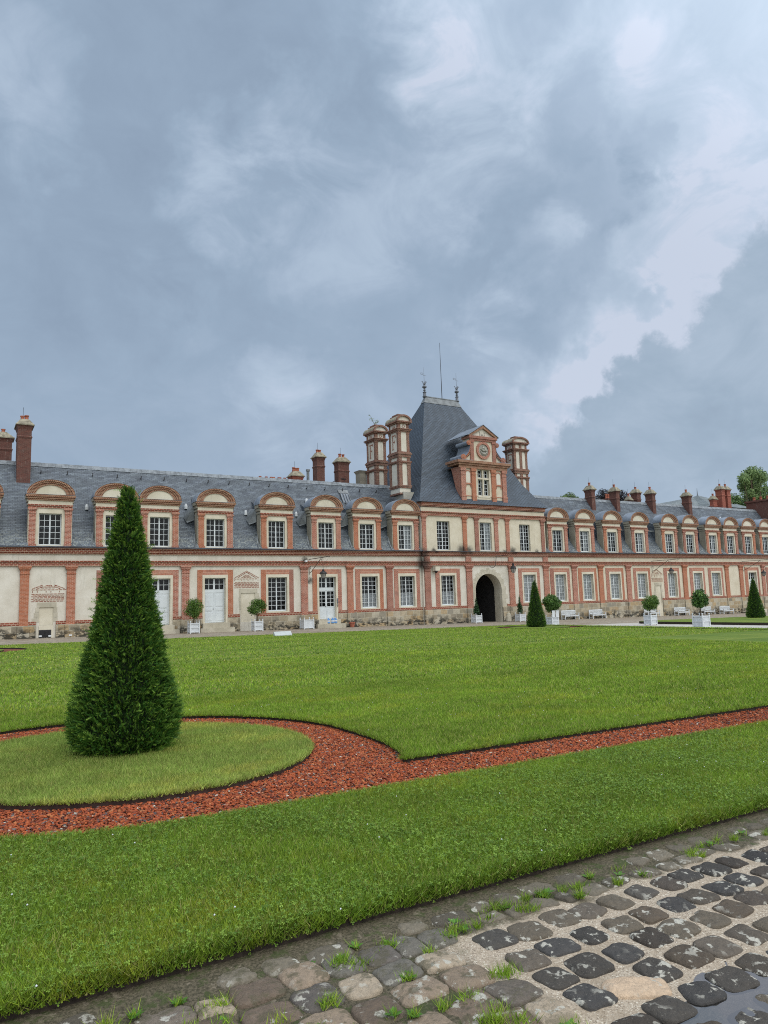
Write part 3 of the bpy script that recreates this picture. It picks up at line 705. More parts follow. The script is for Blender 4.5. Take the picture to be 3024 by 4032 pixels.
for x in LD[2:]:   # curved verge slates left of each dormer foot
    for s in (-1, 1):
        cg.face([(x+s*1.42, D-.02, 5.90), (x+s*1.72, D-.30, 5.93), (x+s*1.62, D+.45, 6.78), (x+s*1.42, D+.7, 7.2)][::s]); cg.cut()
cg.each('verge_lead', MT['lead_light'], wroof)

# ---- chimneys
def cap_pots(par, cx, cy, w, d, z, n, mat='terra', h=.42):
    for i in range(n):
        m = MB(); x = cx+(i-(n-1)/2)*w/max(n, 1); hh = h*random.uniform(.85, 1.15)
        m.lathe((x, cy, z-.05), [(.16, 0), (.13, hh*.55), (.115, hh*.75), (.16, hh*.8), (.16, hh), (.1, hh), (.1, hh-.1)], 12)
        m.build('chimney_pot', MT[mat], par)
def chimney(par, x0, x1, y0, y1, zb, zt, mat='brick_dark', pots=2, rod=True, tie=False):
    m = MB(); m.box(x0, x1, y0, y1, zb, zt-.75); cx, cy = (x0+x1)/2, (y0+y1)/2; w, d = x1-x0, y1-y0
    m.frus((cx, cy), w+.02, d+.02, w+.12, d+.12, zt-1.55, zt-1.42); m.frus((cx, cy), w+.12, d+.12, w+.0, d+.0, zt-1.42, zt-1.32)
    m.frus((cx, cy), w, d, w+.20, d+.20, zt-.85, zt-.55)
    c = m.build('chimney', MT[mat], par)
    k = MB(); k.box(cx-w/2-.17, cx+w/2+.17, cy-d/2-.17, cy+d/2+.17, zt-.55, zt-.47); k.frus((cx, cy), w+.28, d+.28, w*.62, d*.62, zt-.47, zt); k.build('chimney_cap', MT['mortarcap'], c)
    cap_pots(c, cx, cy, w*.62, d, zt-.03, pots)
    if rod: MB().tube([(cx-.1, cy, zt-.1), (cx-.1, cy, zt+1.0)], .012, 4).build('lightning_rod', MT['iron'], c)
    if tie:
        MB().box(cx-.03, cx+.03, y0-.03, y0, zb, zt-2.3).box(cx-.35, cx+.2, y0-.03, y0-.001, zt-2.3, zt-2.2).build('iron_tie', MT['iron'], c)
    return c
chimney(wroof, 3.46, 4.38, D+3.3, D+4.9, 10.6, 15.75, pots=2)

chimney(wroof, 1.2, 3.30, D+7.0, D+8.3, 8.0, 15.45, pots=3)
chimney(wroof, 27.1, 28.15, D+7.0, D+8.0, 8.0, 14.0, 'brick_red', pots=3)
chimney(wroof, 29.68, 30.5, D+7.0, D+8.0, 8.0, 16.05, 'brick_dark', pots=2)
chimney(wroof, 32.0, 33.2, D+7.0, D+7.9, 8.0, 15.75, 'brick_dark', pots=2, tie=True)
lc = MB(); lc.box(23.8, 26.7, D+7.0, D+8.0, 8.0, 12.95); lc = lc.build('chimney', MT['brick_dark'], wroof)
for x in (24.0, 24.61, 25.1, 25.35, 25.88, 26.0, 26.47): m = MB(); m.lathe((x, D+7.5, 12.9), [(.13, 0), (.11, .3), (.14, .32), (.14, .42), (.05, .42)], 10); m.build('chimney_pot', MT['terra'], lc)
m = MB(); m.lathe((28.92, D+7.5, 10), [(.14, 0), (.14, 4.1), (.2, 4.12), (.2, 4.3), (0, 4.3)], 10); m.build('vent_pipe', MT['lead_light'], wroof)
MB().tube([(30.73, D+7.3, 12.8), (32.0, D+7.3, 13.45)], .03, 5).build('iron_stay', MT['iron'], wroof)
# ---- gate pavilion
YP = D-.25
pav = thing('gate_pavilion', (44.4, YP, gf(44.4)), 'two-storey gate pavilion with steep slate roof over an arched passage', 'building')
AX0, AX1 = 42.78, 46.02
hp = [ground_bay(pav, (38.13, 38.58, 40.53, 40.95), YP, 'win', ('net', .45)), ground_bay(pav, (48.24, 48.69, 50.70, 51.09), YP, 'win', ('blind', .995))]
arch = (AX0, AX1, -2.4, 3.72, 'arch')
up = [(38.5, 40.0, 5.98, 8.72), (43.62, 45.08, 5.98, 8.74), (48.7, 50.1, 5.95, 8.68)]
m = MB(); wall_holes(m, PAVX0, PAVX1, -2.6, 5.7, hp+[arch], YP, .30, 0, 1); 
m.face([(PAVX0, D+13.6, -2.5), (PAVX0, YP, -2.5), (PAVX0, YP, 10), (PAVX0, D+13.6, 10)]); m.face([(PAVX1, YP, -2.5), (PAVX1, D+13.6, -2.5), (PAVX1, D+13.6, 10), (PAVX1, YP, 10)])
m.build('wall', [MT['cream'], MT['stonecream']], pav)
m = MB(); wall_holes(m, PAVX0, PAVX1, 5.7, 10.0, up, YP, .30, 0, 0); m.build('upper_wall', [MT['cream_y']], pav)
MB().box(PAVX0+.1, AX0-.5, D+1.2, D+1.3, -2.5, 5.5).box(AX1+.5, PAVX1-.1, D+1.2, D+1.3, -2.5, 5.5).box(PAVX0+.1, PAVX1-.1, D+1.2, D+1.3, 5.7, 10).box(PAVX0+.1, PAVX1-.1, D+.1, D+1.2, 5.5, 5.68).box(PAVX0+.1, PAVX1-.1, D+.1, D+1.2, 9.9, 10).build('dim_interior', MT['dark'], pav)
# passage
m = MB(); xc = (AX0+AX1)/2; r = (AX1-AX0)/2; N = 24
def arcpts(rr, zs): return [(xc-rr*math.cos(math.pi*i/N), zs+rr*math.sin(math.pi*i/N)) for i in range(N+1)]
zs = 3.72-r; inner = arcpts(r, zs); 
a_ = [(AX0, -2.4)]+inner+[(AX1, -2.4)]
for p, q in zip(a_[:-1], a_[1:]): m.face([(p[0], YP+.30, p[1]), (p[0], YP+1.15, p[1]), (q[0], YP+1.15, q[1]), (q[0], YP+.30, q[1])], 0)
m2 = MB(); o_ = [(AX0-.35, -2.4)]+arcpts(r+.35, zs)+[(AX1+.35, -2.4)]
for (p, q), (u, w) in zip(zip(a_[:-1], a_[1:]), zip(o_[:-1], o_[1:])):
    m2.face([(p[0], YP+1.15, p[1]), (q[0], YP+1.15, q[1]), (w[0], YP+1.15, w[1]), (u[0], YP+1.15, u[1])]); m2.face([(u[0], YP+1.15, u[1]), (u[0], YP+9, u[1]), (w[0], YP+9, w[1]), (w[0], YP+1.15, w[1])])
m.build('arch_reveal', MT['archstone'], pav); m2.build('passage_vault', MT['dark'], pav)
m = MB(); m.box(AX0-.4, AX1+.4, YP+6.0, YP+6.15, -2, 4.3)
for i in range(7): m.box(AX0-.3+i*.55, AX0-.25+i*.55, YP+5.95, YP+6.0, -2, 4)
for z in (.4, 1.6, 2.8): m.box(AX0-.4, AX1+.4, YP+5.93, YP+5.99, z, z+.12)
m.build('passage_gate', MT['darkwood'], pav)
# voussoirs of the arch, nearly flush, and stone jambs
m = MB(); K = 17
for i in range(K):
    t0, t1 = math.pi*i/K+.006, math.pi*(i+1)/K-.006; R1 = r+(.42 if i % 2 else .55)
    pts = [(xc-r*math.cos(t), zs+r*math.sin(t)) for t in np.linspace(t0, t1, 5)]; pt2 = [(xc-R1*math.cos(t), zs+R1*math.sin(t)) for t in np.linspace(t1, t0, 5)]
    m.face([(p[0], YP-.012, p[1]) for p in pts+pt2][::-1])
z = zs; k = 0
while z > gf(44):
    h = .42; L = .55 if k % 2 else .35
    m.box(AX0-L, AX0, YP-.014, YP+.01, z-h+.01, z-.005); m.box(AX1, AX1+L+.15, YP-.014, YP+.01, z-h+.01, z-.005); z -= h; k += 1
m.build('arch_stones', MT['archstone'], pav)
PL = [(36.90, 37.53), (41.69, 42.36), (46.98, 47.64), (51.62, 52.3)]
for a, b in PL: pilaster(pav, a, b, .42, 4.53, YP, .13); MB().box(a+.02, b-.02, YP-.12, YP+.02, 4.92, 5.39).build('pilaster_block', MT['brick'], pav)
PU = [(36.80, 37.22), (41.5, 41.96), (42.96, 43.41), (45.4, 45.86), (46.85, 47.3), (51.6, 52.02)]
for a, b in PU: pilaster(pav, a, b, 5.86, 9.22, YP, .10)
bands(pav, PAVX0-.05, PAVX1+.05, YP, 4.53)
MB().box(PAVX0-.1, PAVX1+.1, YP-.42, YP+.0, 5.822, 5.86).build('lead_ledge', MT['gutter'], pav)
bands(pav, PAVX0-.02, PAVX1+.02, YP, 9.20)
sd_ = MB()       # the cornices turn the two corners
for s, e in ((-1, PAVX0), (1, PAVX1)):
    for z, h, p in ((9.20, .11, .13), (9.31, .19, .10), (9.50, .08, .19), (10.05, .10, .12), (10.15, .24, .20), (10.39, .10, .29)):
        a, b = sorted((e, e+s*p)); sd_.box(a, b, YP+.03, D+13.4, z+.002, z+h-.002)
sd_.build('side_cornice', MT['brick_band'], pav)
pl_d = [(AX0-.0, AX1+.0)]
sillband(pav, gaps(PAVX0, PAVX1, [(AX0-.6, AX1+.6)]+PL), YP); plinth(pav, gaps(PAVX0, PAVX1, pl_d), YP, PL)
window(pav, 38.5, 40.0, 5.98, 8.72, YP+.24, 4, 7); window(pav, 43.62, 45.08, 5.98, 8.74, YP+.24, 4, 7, ('right', .98)); window(pav, 48.7, 50.1, 5.95, 8.68, YP+.24, 4, 7)
bl = MB()
for x in (AX0-.45, AX1+.55): bl.lathe((x, YP-.2, gf(44)), [(.3, 0), (.27, .5), (.2, .75), (.05, .85), (0, .85)], 12).cut()
bl.each('guard_stone', MT['archstone'], pav)
# roof
S = [(0, 10.46), (.06, 10.92), (.158, 11.82), (.281, 13.12), (.446, 15.35), (.765, 19.9), (.965, 22.4)]
RX0, RX1, RY0, RY1 = 36.38, 52.52, YP-.38, D+13.7; TX0, TX1, TY = 42.4, 46.75, D+6.6
def rp(s): return (RX0+(TX0-RX0)*s, RX1+(TX1-RX1)*s, RY0+(TY-RY0)*s, RY1+(TY-RY1)*s)
m = MB()
for (s0, z0), (s1, z1) in zip(S[:-1], S[1:]):
    a0, b0, c0, d0 = rp(s0); a1, b1, c1, d1 = rp(s1)
    m.face([(a0, c0, z0), (b0, c0, z0), (b1, c1, z1), (a1, c1, z1)]); m.face([(b0, c0, z0), (b0, d0, z0), (b1, d1, z1), (b1, c1, z1)])
    m.face([(b0, d0, z0), (a0, d0, z0), (a1, d1, z1), (b1, d1, z1)]); m.face([(a0, d0, z0), (a0, c0, z0), (a1, c1, z1), (a1, d1, z1)])
a0, b0, c0, d0 = rp(0); m.face([(a0, d0, 10.44), (b0, d0, 10.44), (b0, c0, 10.44), (a0, c0, 10.44)])
proof = m.build('roof', MT['slate_new'], pav)
m = MB(); a0, b0, c0, d0 = rp(.958); a1, b1, c1, d1 = rp(1.0); za, zb = 22.28, 22.98
for o, q in ((.05, 0),):
    m.face([(a0-.06, c0-.06, za), (b0+.06, c0-.06, za), (b1, c1-.12, zb), (a1, c1-.12, zb)]); m.face([(b0+.06, c0-.06, za), (b0+.06, d0+.06, za), (b1, d1+.12, zb), (b1, c1-.12, zb)])
    m.face([(b0+.06, d0+.06, za), (a0-.06, d0+.06, za), (a1, d1+.12, zb), (b1, d1+.12, zb)]); m.face([(a0-.06, d0+.06, za), (a0-.06, c0-.06, za), (a1, c1-.12, zb), (a1, d1+.12, zb)])
m.box(a1-.1, b1+.1, TY-.16, TY+.16, zb-.02, zb+.08)
m.build('ridge_lead', MT['lead_light'], proof)
def finial(x):
    m = MB(); c = (x, TY, 22.95)
    m.lathe(c, [(.26, 0), (.30, .12), (.2, .2), (.17, .75), (.26, .85), (.1, .95), (.1, 1.1), (.2, 1.2), (.1, 1.3), (.09, 1.45), (.26, 1.62), (.30, 1.75), (.18, 1.95), (.05, 2.1), (.04, 2.3), (.05, 2.6), (0, 2.62)], 14)
    for s in (-1, 1):
        m.tube([(x, TY, 25.05), (x+s*.14, TY, 25.15), (x+s*.22, TY, 25.45), (x+s*.34, TY, 25.62), (x+s*.40, TY, 25.5)], [.05, .05, .045, .04, .02], 6)
        m.tube([(x, TY, 25.05), (x, TY+s*.14, 25.15), (x, TY+s*.22, 25.45), (x, TY+s*.3, 25.6)], [.05, .05, .04, .02], 6)
    m.tube([(x, TY, 25.4), (x, TY, 28.0)], [.028, .012], 6)
    m.xf(lambda q: (x+(q[0]-x)*.85, TY+(q[1]-TY)*.85, 22.95+(q[2]-22.95)*.66)); f = m.build('finial', MT['bronze'], proof)
    w = MB(); w.box(x-.42, x-.10, TY-.01, TY+.01, 26.72, 26.76); w.box(x-.42, x-.10, TY-.01, TY+.01, 26.98, 27.02); w.box(x-.42, x-.38, TY-.012, TY+.012, 26.76, 26.98); w.box(x-.14, x-.10, TY-.012, TY+.012, 26.76, 26.98); w.box(x-.10, x+.3, TY-.01, TY+.01, 26.60, 26.64)
    w.xf(lambda q: (q[0], q[1], 22.95+(q[2]-22.95)*.66)); w.build('weather_vane', MT['bronze'], f)
finial(TX0+.02); finial(TX1-.02)
MB().tube([(44.7, TY, 22.9), (44.66, TY, 29.4)], [.045, .018], 6).build('mast', MT['iron'], proof)

# great dormer of the pavilion
YD = D-.12
g = MB()
wall_holes(g, 41.62, 47.32, 10.6, 14.2, [(43.72, 45.18, 11.42, 14.02)], YD, .32, 0, 0)
for s, e in ((-1, 41.62), (1, 47.32)):
    pts = [(e, YD, 10.6), (e, YD+.6, 11.4), (e, YD+1.35, 13.9), (e, YD+1.5, 14.2), (e, YD, 14.2)]; g.face(pts if s > 0 else pts[::-1], 1)
g.face([(41.62, YD, 14.2), (47.32, YD, 14.2), (47.32, YD+2.4, 14.2), (41.62, YD+2.4, 14.2)], 1)
poly = [(42.95, 14.85), (46.15, 14.85), (46.15, 17.3), (42.95, 17.3)]
g.prism_y(poly, YD+.02, YD+1.1, 0)
for s in (-1, 1):       # filled volute flanks
    c0 = 44.55; pts = [(c0+s*1.6, 14.85), (c0+s*2.55, 14.85)]+[(c0+s*(2.55-.95*math.sin(t)), 16.4-1.25*math.cos(t)) for t in np.linspace(.2, 1.45, 7)]+[(c0+s*1.6, 16.4)]
    g.prism_y(pts if s > 0 else pts[::-1], YD+.04, YD+.45, 0)
gd = g.build('great_dormer', [MT['cream_y'], MT['brick']], pav)
for a, b in ((41.62, 42.14), (42.93, 43.42), (45.42, 45.92), (46.8, 47.32)):
    m = MB(); m.box(a, b, YD-.14, YD+.02, 11.35, 14.05); m.box(a-.05, b+.05, YD-.19, YD+.03, 11.22, 11.36); m.box(a-.02, b+.02, YD-.16, YD+.025, 10.72, 11.22)
    m.box(a-.04, b+.04, YD-.18, YD+.024, 13.42, 13.5); m.box(a-.07, b+.07, YD-.21, YD+.026, 13.78, 14.05); m.build('pilaster', MT['brick'], gd)
m = MB(); m.box(41.45, 47.5, YD-.14, YD+.03, 14.05, 14.36); m.box(41.3, 47.62, YD-.26, YD+1.6, 14.36, 14.55); m.box(41.12, 47.78, YD-.40, YD+1.7, 14.55, 14.80)
m.build('entablature', MT['brick_arch'], gd)
m = MB()
for xn in (42.54, 46.36):
    m.cut()
    m.prism_y([(xn-.28, 12.62), (xn+.28, 12.62), (xn+.28, 13.5)]+[(xn+.28*math.cos(t), 13.5+.28*math.sin(t)) for t in np.linspace(.2, math.pi-.2, 8)]+[(xn-.28, 13.5)], YD-.03, YD+.01)
m.each('niche', MT['cream'], gd)
m = MB()
for xn in (42.54, 46.36):
    m.box(xn-.38, xn-.28, YD-.06, YD+.02, 12.62, 13.5); m.box(xn+.28, xn+.38, YD-.06, YD+.02, 12.62, 13.5); m.box(xn-.42, xn+.42, YD-.10, YD+.018, 12.45, 12.58); m.box(xn-.36, xn-.26, YD-.07, YD+.016, 12.2, 12.45); m.box(xn+.26, xn+.36, YD-.07, YD+.016, 12.2, 12.45)
    A = [(xn+.38*math.cos(t), 13.5+.38*math.sin(t)) for t in np.linspace(0, math.pi, 13)]; B = [(xn+.28*math.cos(t), 13.5+.28*math.sin(t)) for t in np.linspace(0, math.pi, 13)]
    for i in range(12): m.face([(A[i][0], YD-.06, A[i][1]), (A[i+1][0], YD-.06, A[i+1][1]), (B[i+1][0], YD-.06, B[i+1][1]), (B[i][0], YD-.06, B[i][1])][::-1]); m.face([(A[i][0], YD-.06, A[i][1]), (A[i+1][0], YD-.06, A[i+1][1]), (A[i+1][0], YD, A[i+1][1]), (A[i][0], YD, A[i][1])])
m.box(42.16, 42.92, YD-.05, YD+.014, 11.30, 11.36); m.box(45.93, 46.79, YD-.05, YD+.014, 11.30, 11.36)
m.build('niche_moulding', MT['brick'], gd)
m = MB(); m.box(43.42, 43.72, YD-.03, YD+.02, 11.3, 14.05); m.box(45.18, 45.42, YD-.03, YD+.02, 11.3, 14.05); m.box(43.72, 45.18, YD-.04, YD+.018, 11.22, 11.42)
m.box(44.38, 44.52, YD+.02, YD+.2, 11.42, 14.02); m.box(43.72, 44.38, YD+.03, YD+.2, 13.05, 13.20); m.box(44.52, 45.18, YD+.03, YD+.2, 13.05, 13.20)
m.build('stone_mullion', MT['stonecream'], gd)
for x0, x1 in ((43.72, 44.38), (44.52, 45.18)):
    m = MB(); sash(m, x0, x1, 11.42, 13.05, YD+.28, 2, 4, .07, 0, .04); sash(m, x0, x1, 13.20, 14.02, YD+.28, 2, 2, .07, 0, .04); m.build('window', MT['paint'], gd)
MB().face([(43.7, YD+.31, 11.4), (45.2, YD+.31, 11.4), (45.2, YD+.31, 14.1), (43.7, YD+.31, 14.1)]).build('pane', MT['glass'], gd)
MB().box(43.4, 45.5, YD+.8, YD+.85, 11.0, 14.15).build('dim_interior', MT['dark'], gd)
m = MB()      # upper stage brickwork
for a, b in ((42.95, 43.38), (45.75, 46.18)): m.box(a, b, YD-.08, YD+.03, 14.86, 16.9); m.box(a-.06, b+.06, YD-.13, YD+.034, 16.72, 16.9)
m.box(42.9, 46.22, YD-.10, YD+.036, 16.9, 17.12); m.box(42.78, 46.34, YD-.20, YD+1.1, 17.12, 17.38)
m.build('upper_stage', MT['brick'], gd)
m = MB(); m.prism_y([(42.9, 17.38), (46.2, 17.38), (44.55, 18.35)], YD-.02, YD+1.0)
m.prism_y([(44.22, 17.48), (44.30, 17.48), (44.30, 17.85), (44.22, 17.85)], YD-.05, YD-.02, 1); m.prism_y([(44.78, 17.48), (44.86, 17.48), (44.86, 17.85), (44.78, 17.85)], YD-.05, YD-.02, 1); m.prism_y([(44.42, 17.5), (44.66, 17.5), (44.66, 17.62), (44.42, 17.62)], YD-.05, YD-.02, 1)
m.build('pediment', [MT['cream'], MT['relief']], gd)
m = MB()
for s in (-1, 1):
    pts = [(44.55+s*1.85, 17.38), (44.55+s*1.5, 17.38), (44.55, 18.22), (44.55, 18.50)]; m.prism_y(pts if s < 0 else pts[::-1], YD-.22, YD+.03)
m.build('raking_cornice', MT['brick_arch'], gd)
m = MB()
for s in (-1, 1):
    p = [(44.55+s*1.95, YD-.28, 17.36), (44.55, YD-.28, 18.54), (44.55, YD+3.6, 18.54), (44.55+s*1.95, YD+3.4, 17.36)]; m.face(p if s < 0 else p[::-1]); q = [(a, b, c+.05) for a, b, c in p]; m.face(q[::-1] if s < 0 else q)
    m.face([p[0], p[1], q[1], q[0]])
for s in (-1, 1):       # lead covered volutes
    c0 = 44.55; ts = np.linspace(.0, 1.55, 9); P = [(c0+s*(2.62-.98*math.sin(t)), 16.45-1.25*math.cos(t)) for t in ts]
    for p, q in zip(P[:-1], P[1:]): f = [(p[0], YD-.1, p[1]), (p[0], YD+1.9, p[1]), (q[0], YD+1.9, q[1]), (q[0], YD-.1, q[1])]; m.face(f if s < 0 else f[::-1], 0, True)
    for cx, cz, rr in ((c0+s*2.5, 15.12, .27), (c0+s*1.78, 16.62, .22)):
        R_ = [(cx+rr*math.cos(2*math.pi*i/14), cz+rr*math.sin(2*math.pi*i/14)) for i in range(14)]; m.prism_y(R_, YD-.05, YD+1.8)
m.box(41.15, 43.0, YD-.38, YD+1.7, 14.803, 14.84); m.box(46.1, 47.75, YD-.38, YD+1.7, 14.803, 14.84)
m.build('lead_covering', MT['lead'], gd)
m = MB(); c0 = 44.55
for s in (-1, 1):
    m.cut(); ts = np.linspace(.12, 1.5, 9)
    for t, u in zip(ts[:-1], ts[1:]):
        P = [(c0+s*(2.58-.95*math.sin(a)), 16.42-1.22*math.cos(a)) for a in (t, u)]; Q = [(c0+s*(2.80-1.0*math.sin(a)-.22*(1-math.sin(a))-.18*math.cos(a)*0), 16.42-1.42*math.cos(a)-.0) for a in (t, u)]
        f = [(P[0][0], YD-.06, P[0][1]), (P[1][0], YD-.06, P[1][1]), (P[1][0]-s*.2, YD-.06, P[1][1]-.1), (P[0][0]-s*.12, YD-.06, P[0][1]-.2)]; m.face(f[::-1] if s > 0 else f)
    for cx, cz, rr in ((c0+s*2.5, 15.12, .30), (c0+s*1.78, 16.62, .24)):
        for k, (ra, yy) in enumerate(((rr, .14), (rr*.66, .16), (rr*.33, .18))):
            m.prism_y([(cx+ra*math.cos(2*math.pi*i/16), cz+ra*math.sin(2*math.pi*i/16)) for i in range(16)], YD-yy, YD-yy+.03 if k else YD+.0)
m.each('volute', MT['brick'], gd)
m = MB(); cx, cz = 44.58, 15.98      # medallion
for ra, rb, yy in ((.86, .62, .12),):
    for i in range(32):
        t, u = 2*math.pi*i/32, 2*math.pi*(i+1)/32
        m.face([(cx+ra*math.cos(t), YD-yy, cz+1.02*ra*math.sin(t)), (cx+ra*math.cos(u), YD-yy, cz+1.02*ra*math.sin(u)), (cx+rb*math.cos(u), YD-yy, cz+1.02*rb*math.sin(u)), (cx+rb*math.cos(t), YD-yy, cz+1.02*rb*math.sin(t))][::-1])
        m.face([(cx+ra*math.cos(t), YD-yy, cz+1.02*ra*math.sin(t)), (cx+ra*math.cos(u), YD-yy, cz+1.02*ra*math.sin(u)), (cx+ra*math.cos(u), YD+.02, cz+1.02*ra*math.sin(u)), (cx+ra*math.cos(t), YD+.02, cz+1.02*ra*math.sin(t))])
        m.face([(cx+rb*math.cos(t), YD-yy, cz+1.02*rb*math.sin(t)), (cx+rb*math.cos(u), YD-yy, cz+1.02*rb*math.sin(u)), (cx+rb*math.cos(u), YD+.02, cz+1.02*rb*math.sin(u)), (cx+rb*math.cos(t), YD+.02, cz+1.02*rb*math.sin(t))][::-1])
m.build('medallion_ring', MT['brick'], gd)
m = MB(); m.prism_y([(cx+.62*math.cos(2*math.pi*i/24), cz+.63*math.sin(2*math.pi*i/24)) for i in range(24)], YD-.03, YD+.01)
m.tube([(cx-.40, YD-.06, cz-.05), (cx-.2, YD-.09, cz-.32), (cx+.15, YD-.1, cz-.36), (cx+.42, YD-.08, cz-.18), (cx+.30, YD-.1, cz+.02), (cx-.05, YD-.1, cz-.02), (cx-.32, YD-.09, cz+.14), (cx-.12, YD-.1, cz+.22), (cx+.25, YD-.07, cz+.18)], [.05, .08, .10, .08, .09, .08, .06, .05, .02], 6)
m.tube([(cx-.02, YD-.06, cz+.2), (cx-.04, YD-.08, cz+.48)], [.10, .02], 6); m.tube([(cx-.3, YD-.06, cz-.48), (cx+.3, YD-.06, cz-.46)], .05, 6)
m.build('medallion_relief', MT['relief'], gd)

# ---- the tall decorated stacks with the letter F
def fstack(par, x0, y0, w, d, foot=True):
    m = MB(); cx, cy = x0+w/2, y0+d/2; x1, y1 = x0+w, y0+d
    m.box(x0+.06, x1-.06, y0+.06, y1-.06, 11.45, 18.3)
    if foot: m.frus((cx+.25, cy-.2), .45, .5, w-.1, d-.1, 10.2, 11.5, 0, False)
    c = m.build('decorated_chimney', MT['cream'], par)
    b = MB(); pw = .37
    def ringbox(z0, z1, p): b.box(x0-p, x1+p, y0-p, y1+p, z0, z1)
    for a, e in ((x0, x0+pw), (x1-pw, x1)):
        for f, g_ in ((y0, y0+pw), (y1-pw, y1)):
            b.box(a, e, f, g_, 12.15, 14.3); b.box(a-.03, e+.03, f-.03, g_+.03, 14.12, 14.3); b.box(a+.02, e-.02, f+.02, g_-.02, 14.42, 15.0); b.box(a+.03, e-.03, f+.03, g_-.03, 15.38, 17.3); b.box(a, e, f, g_, 17.15, 17.31); b.box(a+.04, e-.04, f+.04, g_-.04, 17.62, 18.1)
    ringbox(11.28, 11.44, .0) if foot else None
    ringbox(11.9, 12.04, .02); ringbox(12.04, 12.16, .06); ringbox(14.28, 14.36, .05); ringbox(14.36, 14.50, .10); ringbox(14.86, 15.12, .05); ringbox(15.12, 15.26, .13); ringbox(15.26, 15.38, .06)
    ringbox(17.31, 17.42, .03); ringbox(17.42, 17.54, .12); ringbox(17.54, 17.62, .19); ringbox(18.1, 18.22, .08); ringbox(18.22, 18.36, .2)
    if w > 1.6: b.box(x0+.83, x0+1.17, y0-.005, y0+.2, 12.16, 17.3); b.box(x0+.83, x0+1.17, y0+.005, y0+.2, 17.62, 18.1)
    b.build('brick_framing', MT['brick_old'], c)
    L = MB(); xf = x0+.03     # letter on the west face: stem at the far side, arms towards the court
    ym = (y0+y1)/2; L.box(xf, xf+.03, ym+.12, ym+.22, 15.75, 17.0); L.box(xf+.002, xf+.028, ym+.03, ym+.32, 15.68, 15.76); L.box(xf+.002, xf+.028, ym-.36, ym+.32, 16.98, 17.08); L.box(xf+.003, xf+.027, ym-.38, ym-.32, 16.80, 16.98)
    L.box(xf+.001, xf+.029, ym-.14, ym+.12, 16.38, 16.46); L.box(xf+.004, xf+.026, ym-.18, ym-.13, 16.28, 16.56)
    # crown above it and a lozenge on the front
    L.box(xf, xf+.03, ym-.22, ym+.22, 17.68, 17.74)
    for k in (-.2, 0, .2): L.box(xf+.002, xf+.028, ym+k-.03, ym+k+.03, 17.74, 17.90); L.ball((xf+.015, ym+k, 17.94), .04, 6)
    xm = (x0+x1)/2; yy = y0+.02
    for s in (-1, 1):
        for t in (-1, 1): 
            P = [(xm, 17.86+t*.2), (xm+s*.2, 17.86), (xm+s*.14, 17.86), (xm, 17.86+t*.14)]; f = [(p[0], yy, p[1]) for p in P]; L.face(f if s*t < 0 else f[::-1])
    L.build('brick_letter', MT['brick_band'], c)
    k = MB(); N = 14; hw = w/2+.2; o = [(cx+hw*math.cos(math.pi*i/N), 18.36+.62*math.sin(math.pi*i/N)) for i in range(N+1)]
    k.prism_y(o, y0-.02, y1+.2); kk = k.build('barrel_cap', MT['mortarcap'], c)
    a = MB(); q = [(cx+(hw-.17)*math.cos(math.pi*i/N), 18.36+.44*math.sin(math.pi*i/N)) for i in range(N+1)]
    for i in range(N):
        a.face([(o[i][0], y0-.17, o[i][1]), (o[i+1][0], y0-.17, o[i+1][1]), (q[i+1][0], y0-.17, q[i+1][1]), (q[i][0], y0-.17, q[i][1])][::-1]); a.face([(o[i][0], y0-.17, o[i][1]), (o[i+1][0], y0-.17, o[i+1][1]), (o[i+1][0], y0, o[i+1][1]), (o[i][0], y0, o[i][1])]); a.face([(q[i][0], y0-.17, q[i][1]), (q[i+1][0], y0-.17, q[i+1][1]), (q[i+1][0], y0, q[i+1][1]), (q[i][0], y0, q[i][1])][::-1])
    a.build('cap_arch', MT['brick_old'], c)
    t = MB(); t.face([(p[0], y0-.025, p[1]) for p in q]); t.build('cap_tympanum', MT['cream'], c)
    p_ = MB(); p_.box(cx-.42, cx+.42, y0+.3, y1-.05, 18.8, 19.0); p_.box(cx-.34, cx+.34, y0+.45, y1-.3, 19.0, 19.14); p_.build('stepped_top', MT['brick_old'], c)
    return c
fstack(pav, 35.32, D+1.0, 1.3, 1.78, True); fstack(pav, 35.4, D+5.45, 1.3, 1.85, False); fstack(pav, 52.05, D+3.75, 2.0, 1.5, False)
m = MB(); m.box(34.7, 35.5, D+7.5, D+8.4, 11, 14.3); m.frus((35.1, D+7.95), .8, .9, 1.1, 1.2, 14.3, 14.6); m.build('side_chimney', MT['cheek'], pav)

# ---- east wing
XE = 104.0
east = thing('palace_wing', (75, D, gf(75)), 'long brick and cream east wing right of the gate pavilion, white benches along its foot', 'building')
RD = [54.20, 58.20, 62.47, 67.0, 72.25, 76.1, 80.55, 84.18, 87.98, 91.8, 95.6, 99.4, 103.0]
RP = [(55.92, 56.56), (59.88, 60.55), (64.29, 64.98), (74.12, 74.85), (82.35, 83.02), (85.3, 85.98), (90.1, 90.75), (94.6, 95.3)]
rb = [((52.78, 53.3, 55.17, 55.58), 'win', ('blind', .995)), ((56.85, 57.34, 59.22, 59.60), 'win', ('blind', .995)), ((61.05, 61.54, 63.50, 63.88), 'win', ('blind', .995)), ((65.50, 65.95, 67.95, 68.35), 'win', ('blind', .995)),
      ((70.70, 71.27, 73.15, 73.52), 'win', ('blind', .995)), ((75.45, 76.0, 77.94, 78.3), 'win', ('blind', .995)), ((79.0, 79.51, 81.55, 81.92), 'win', ('blind', .995)), ((86.5, 87.1, 89.15, 89.57), 'door', None), ((91.1, 91.6, 93.6, 94.1), 'door', None)]
holes = [ground_bay(east, b, D, k, c) for b, k, c in rb]
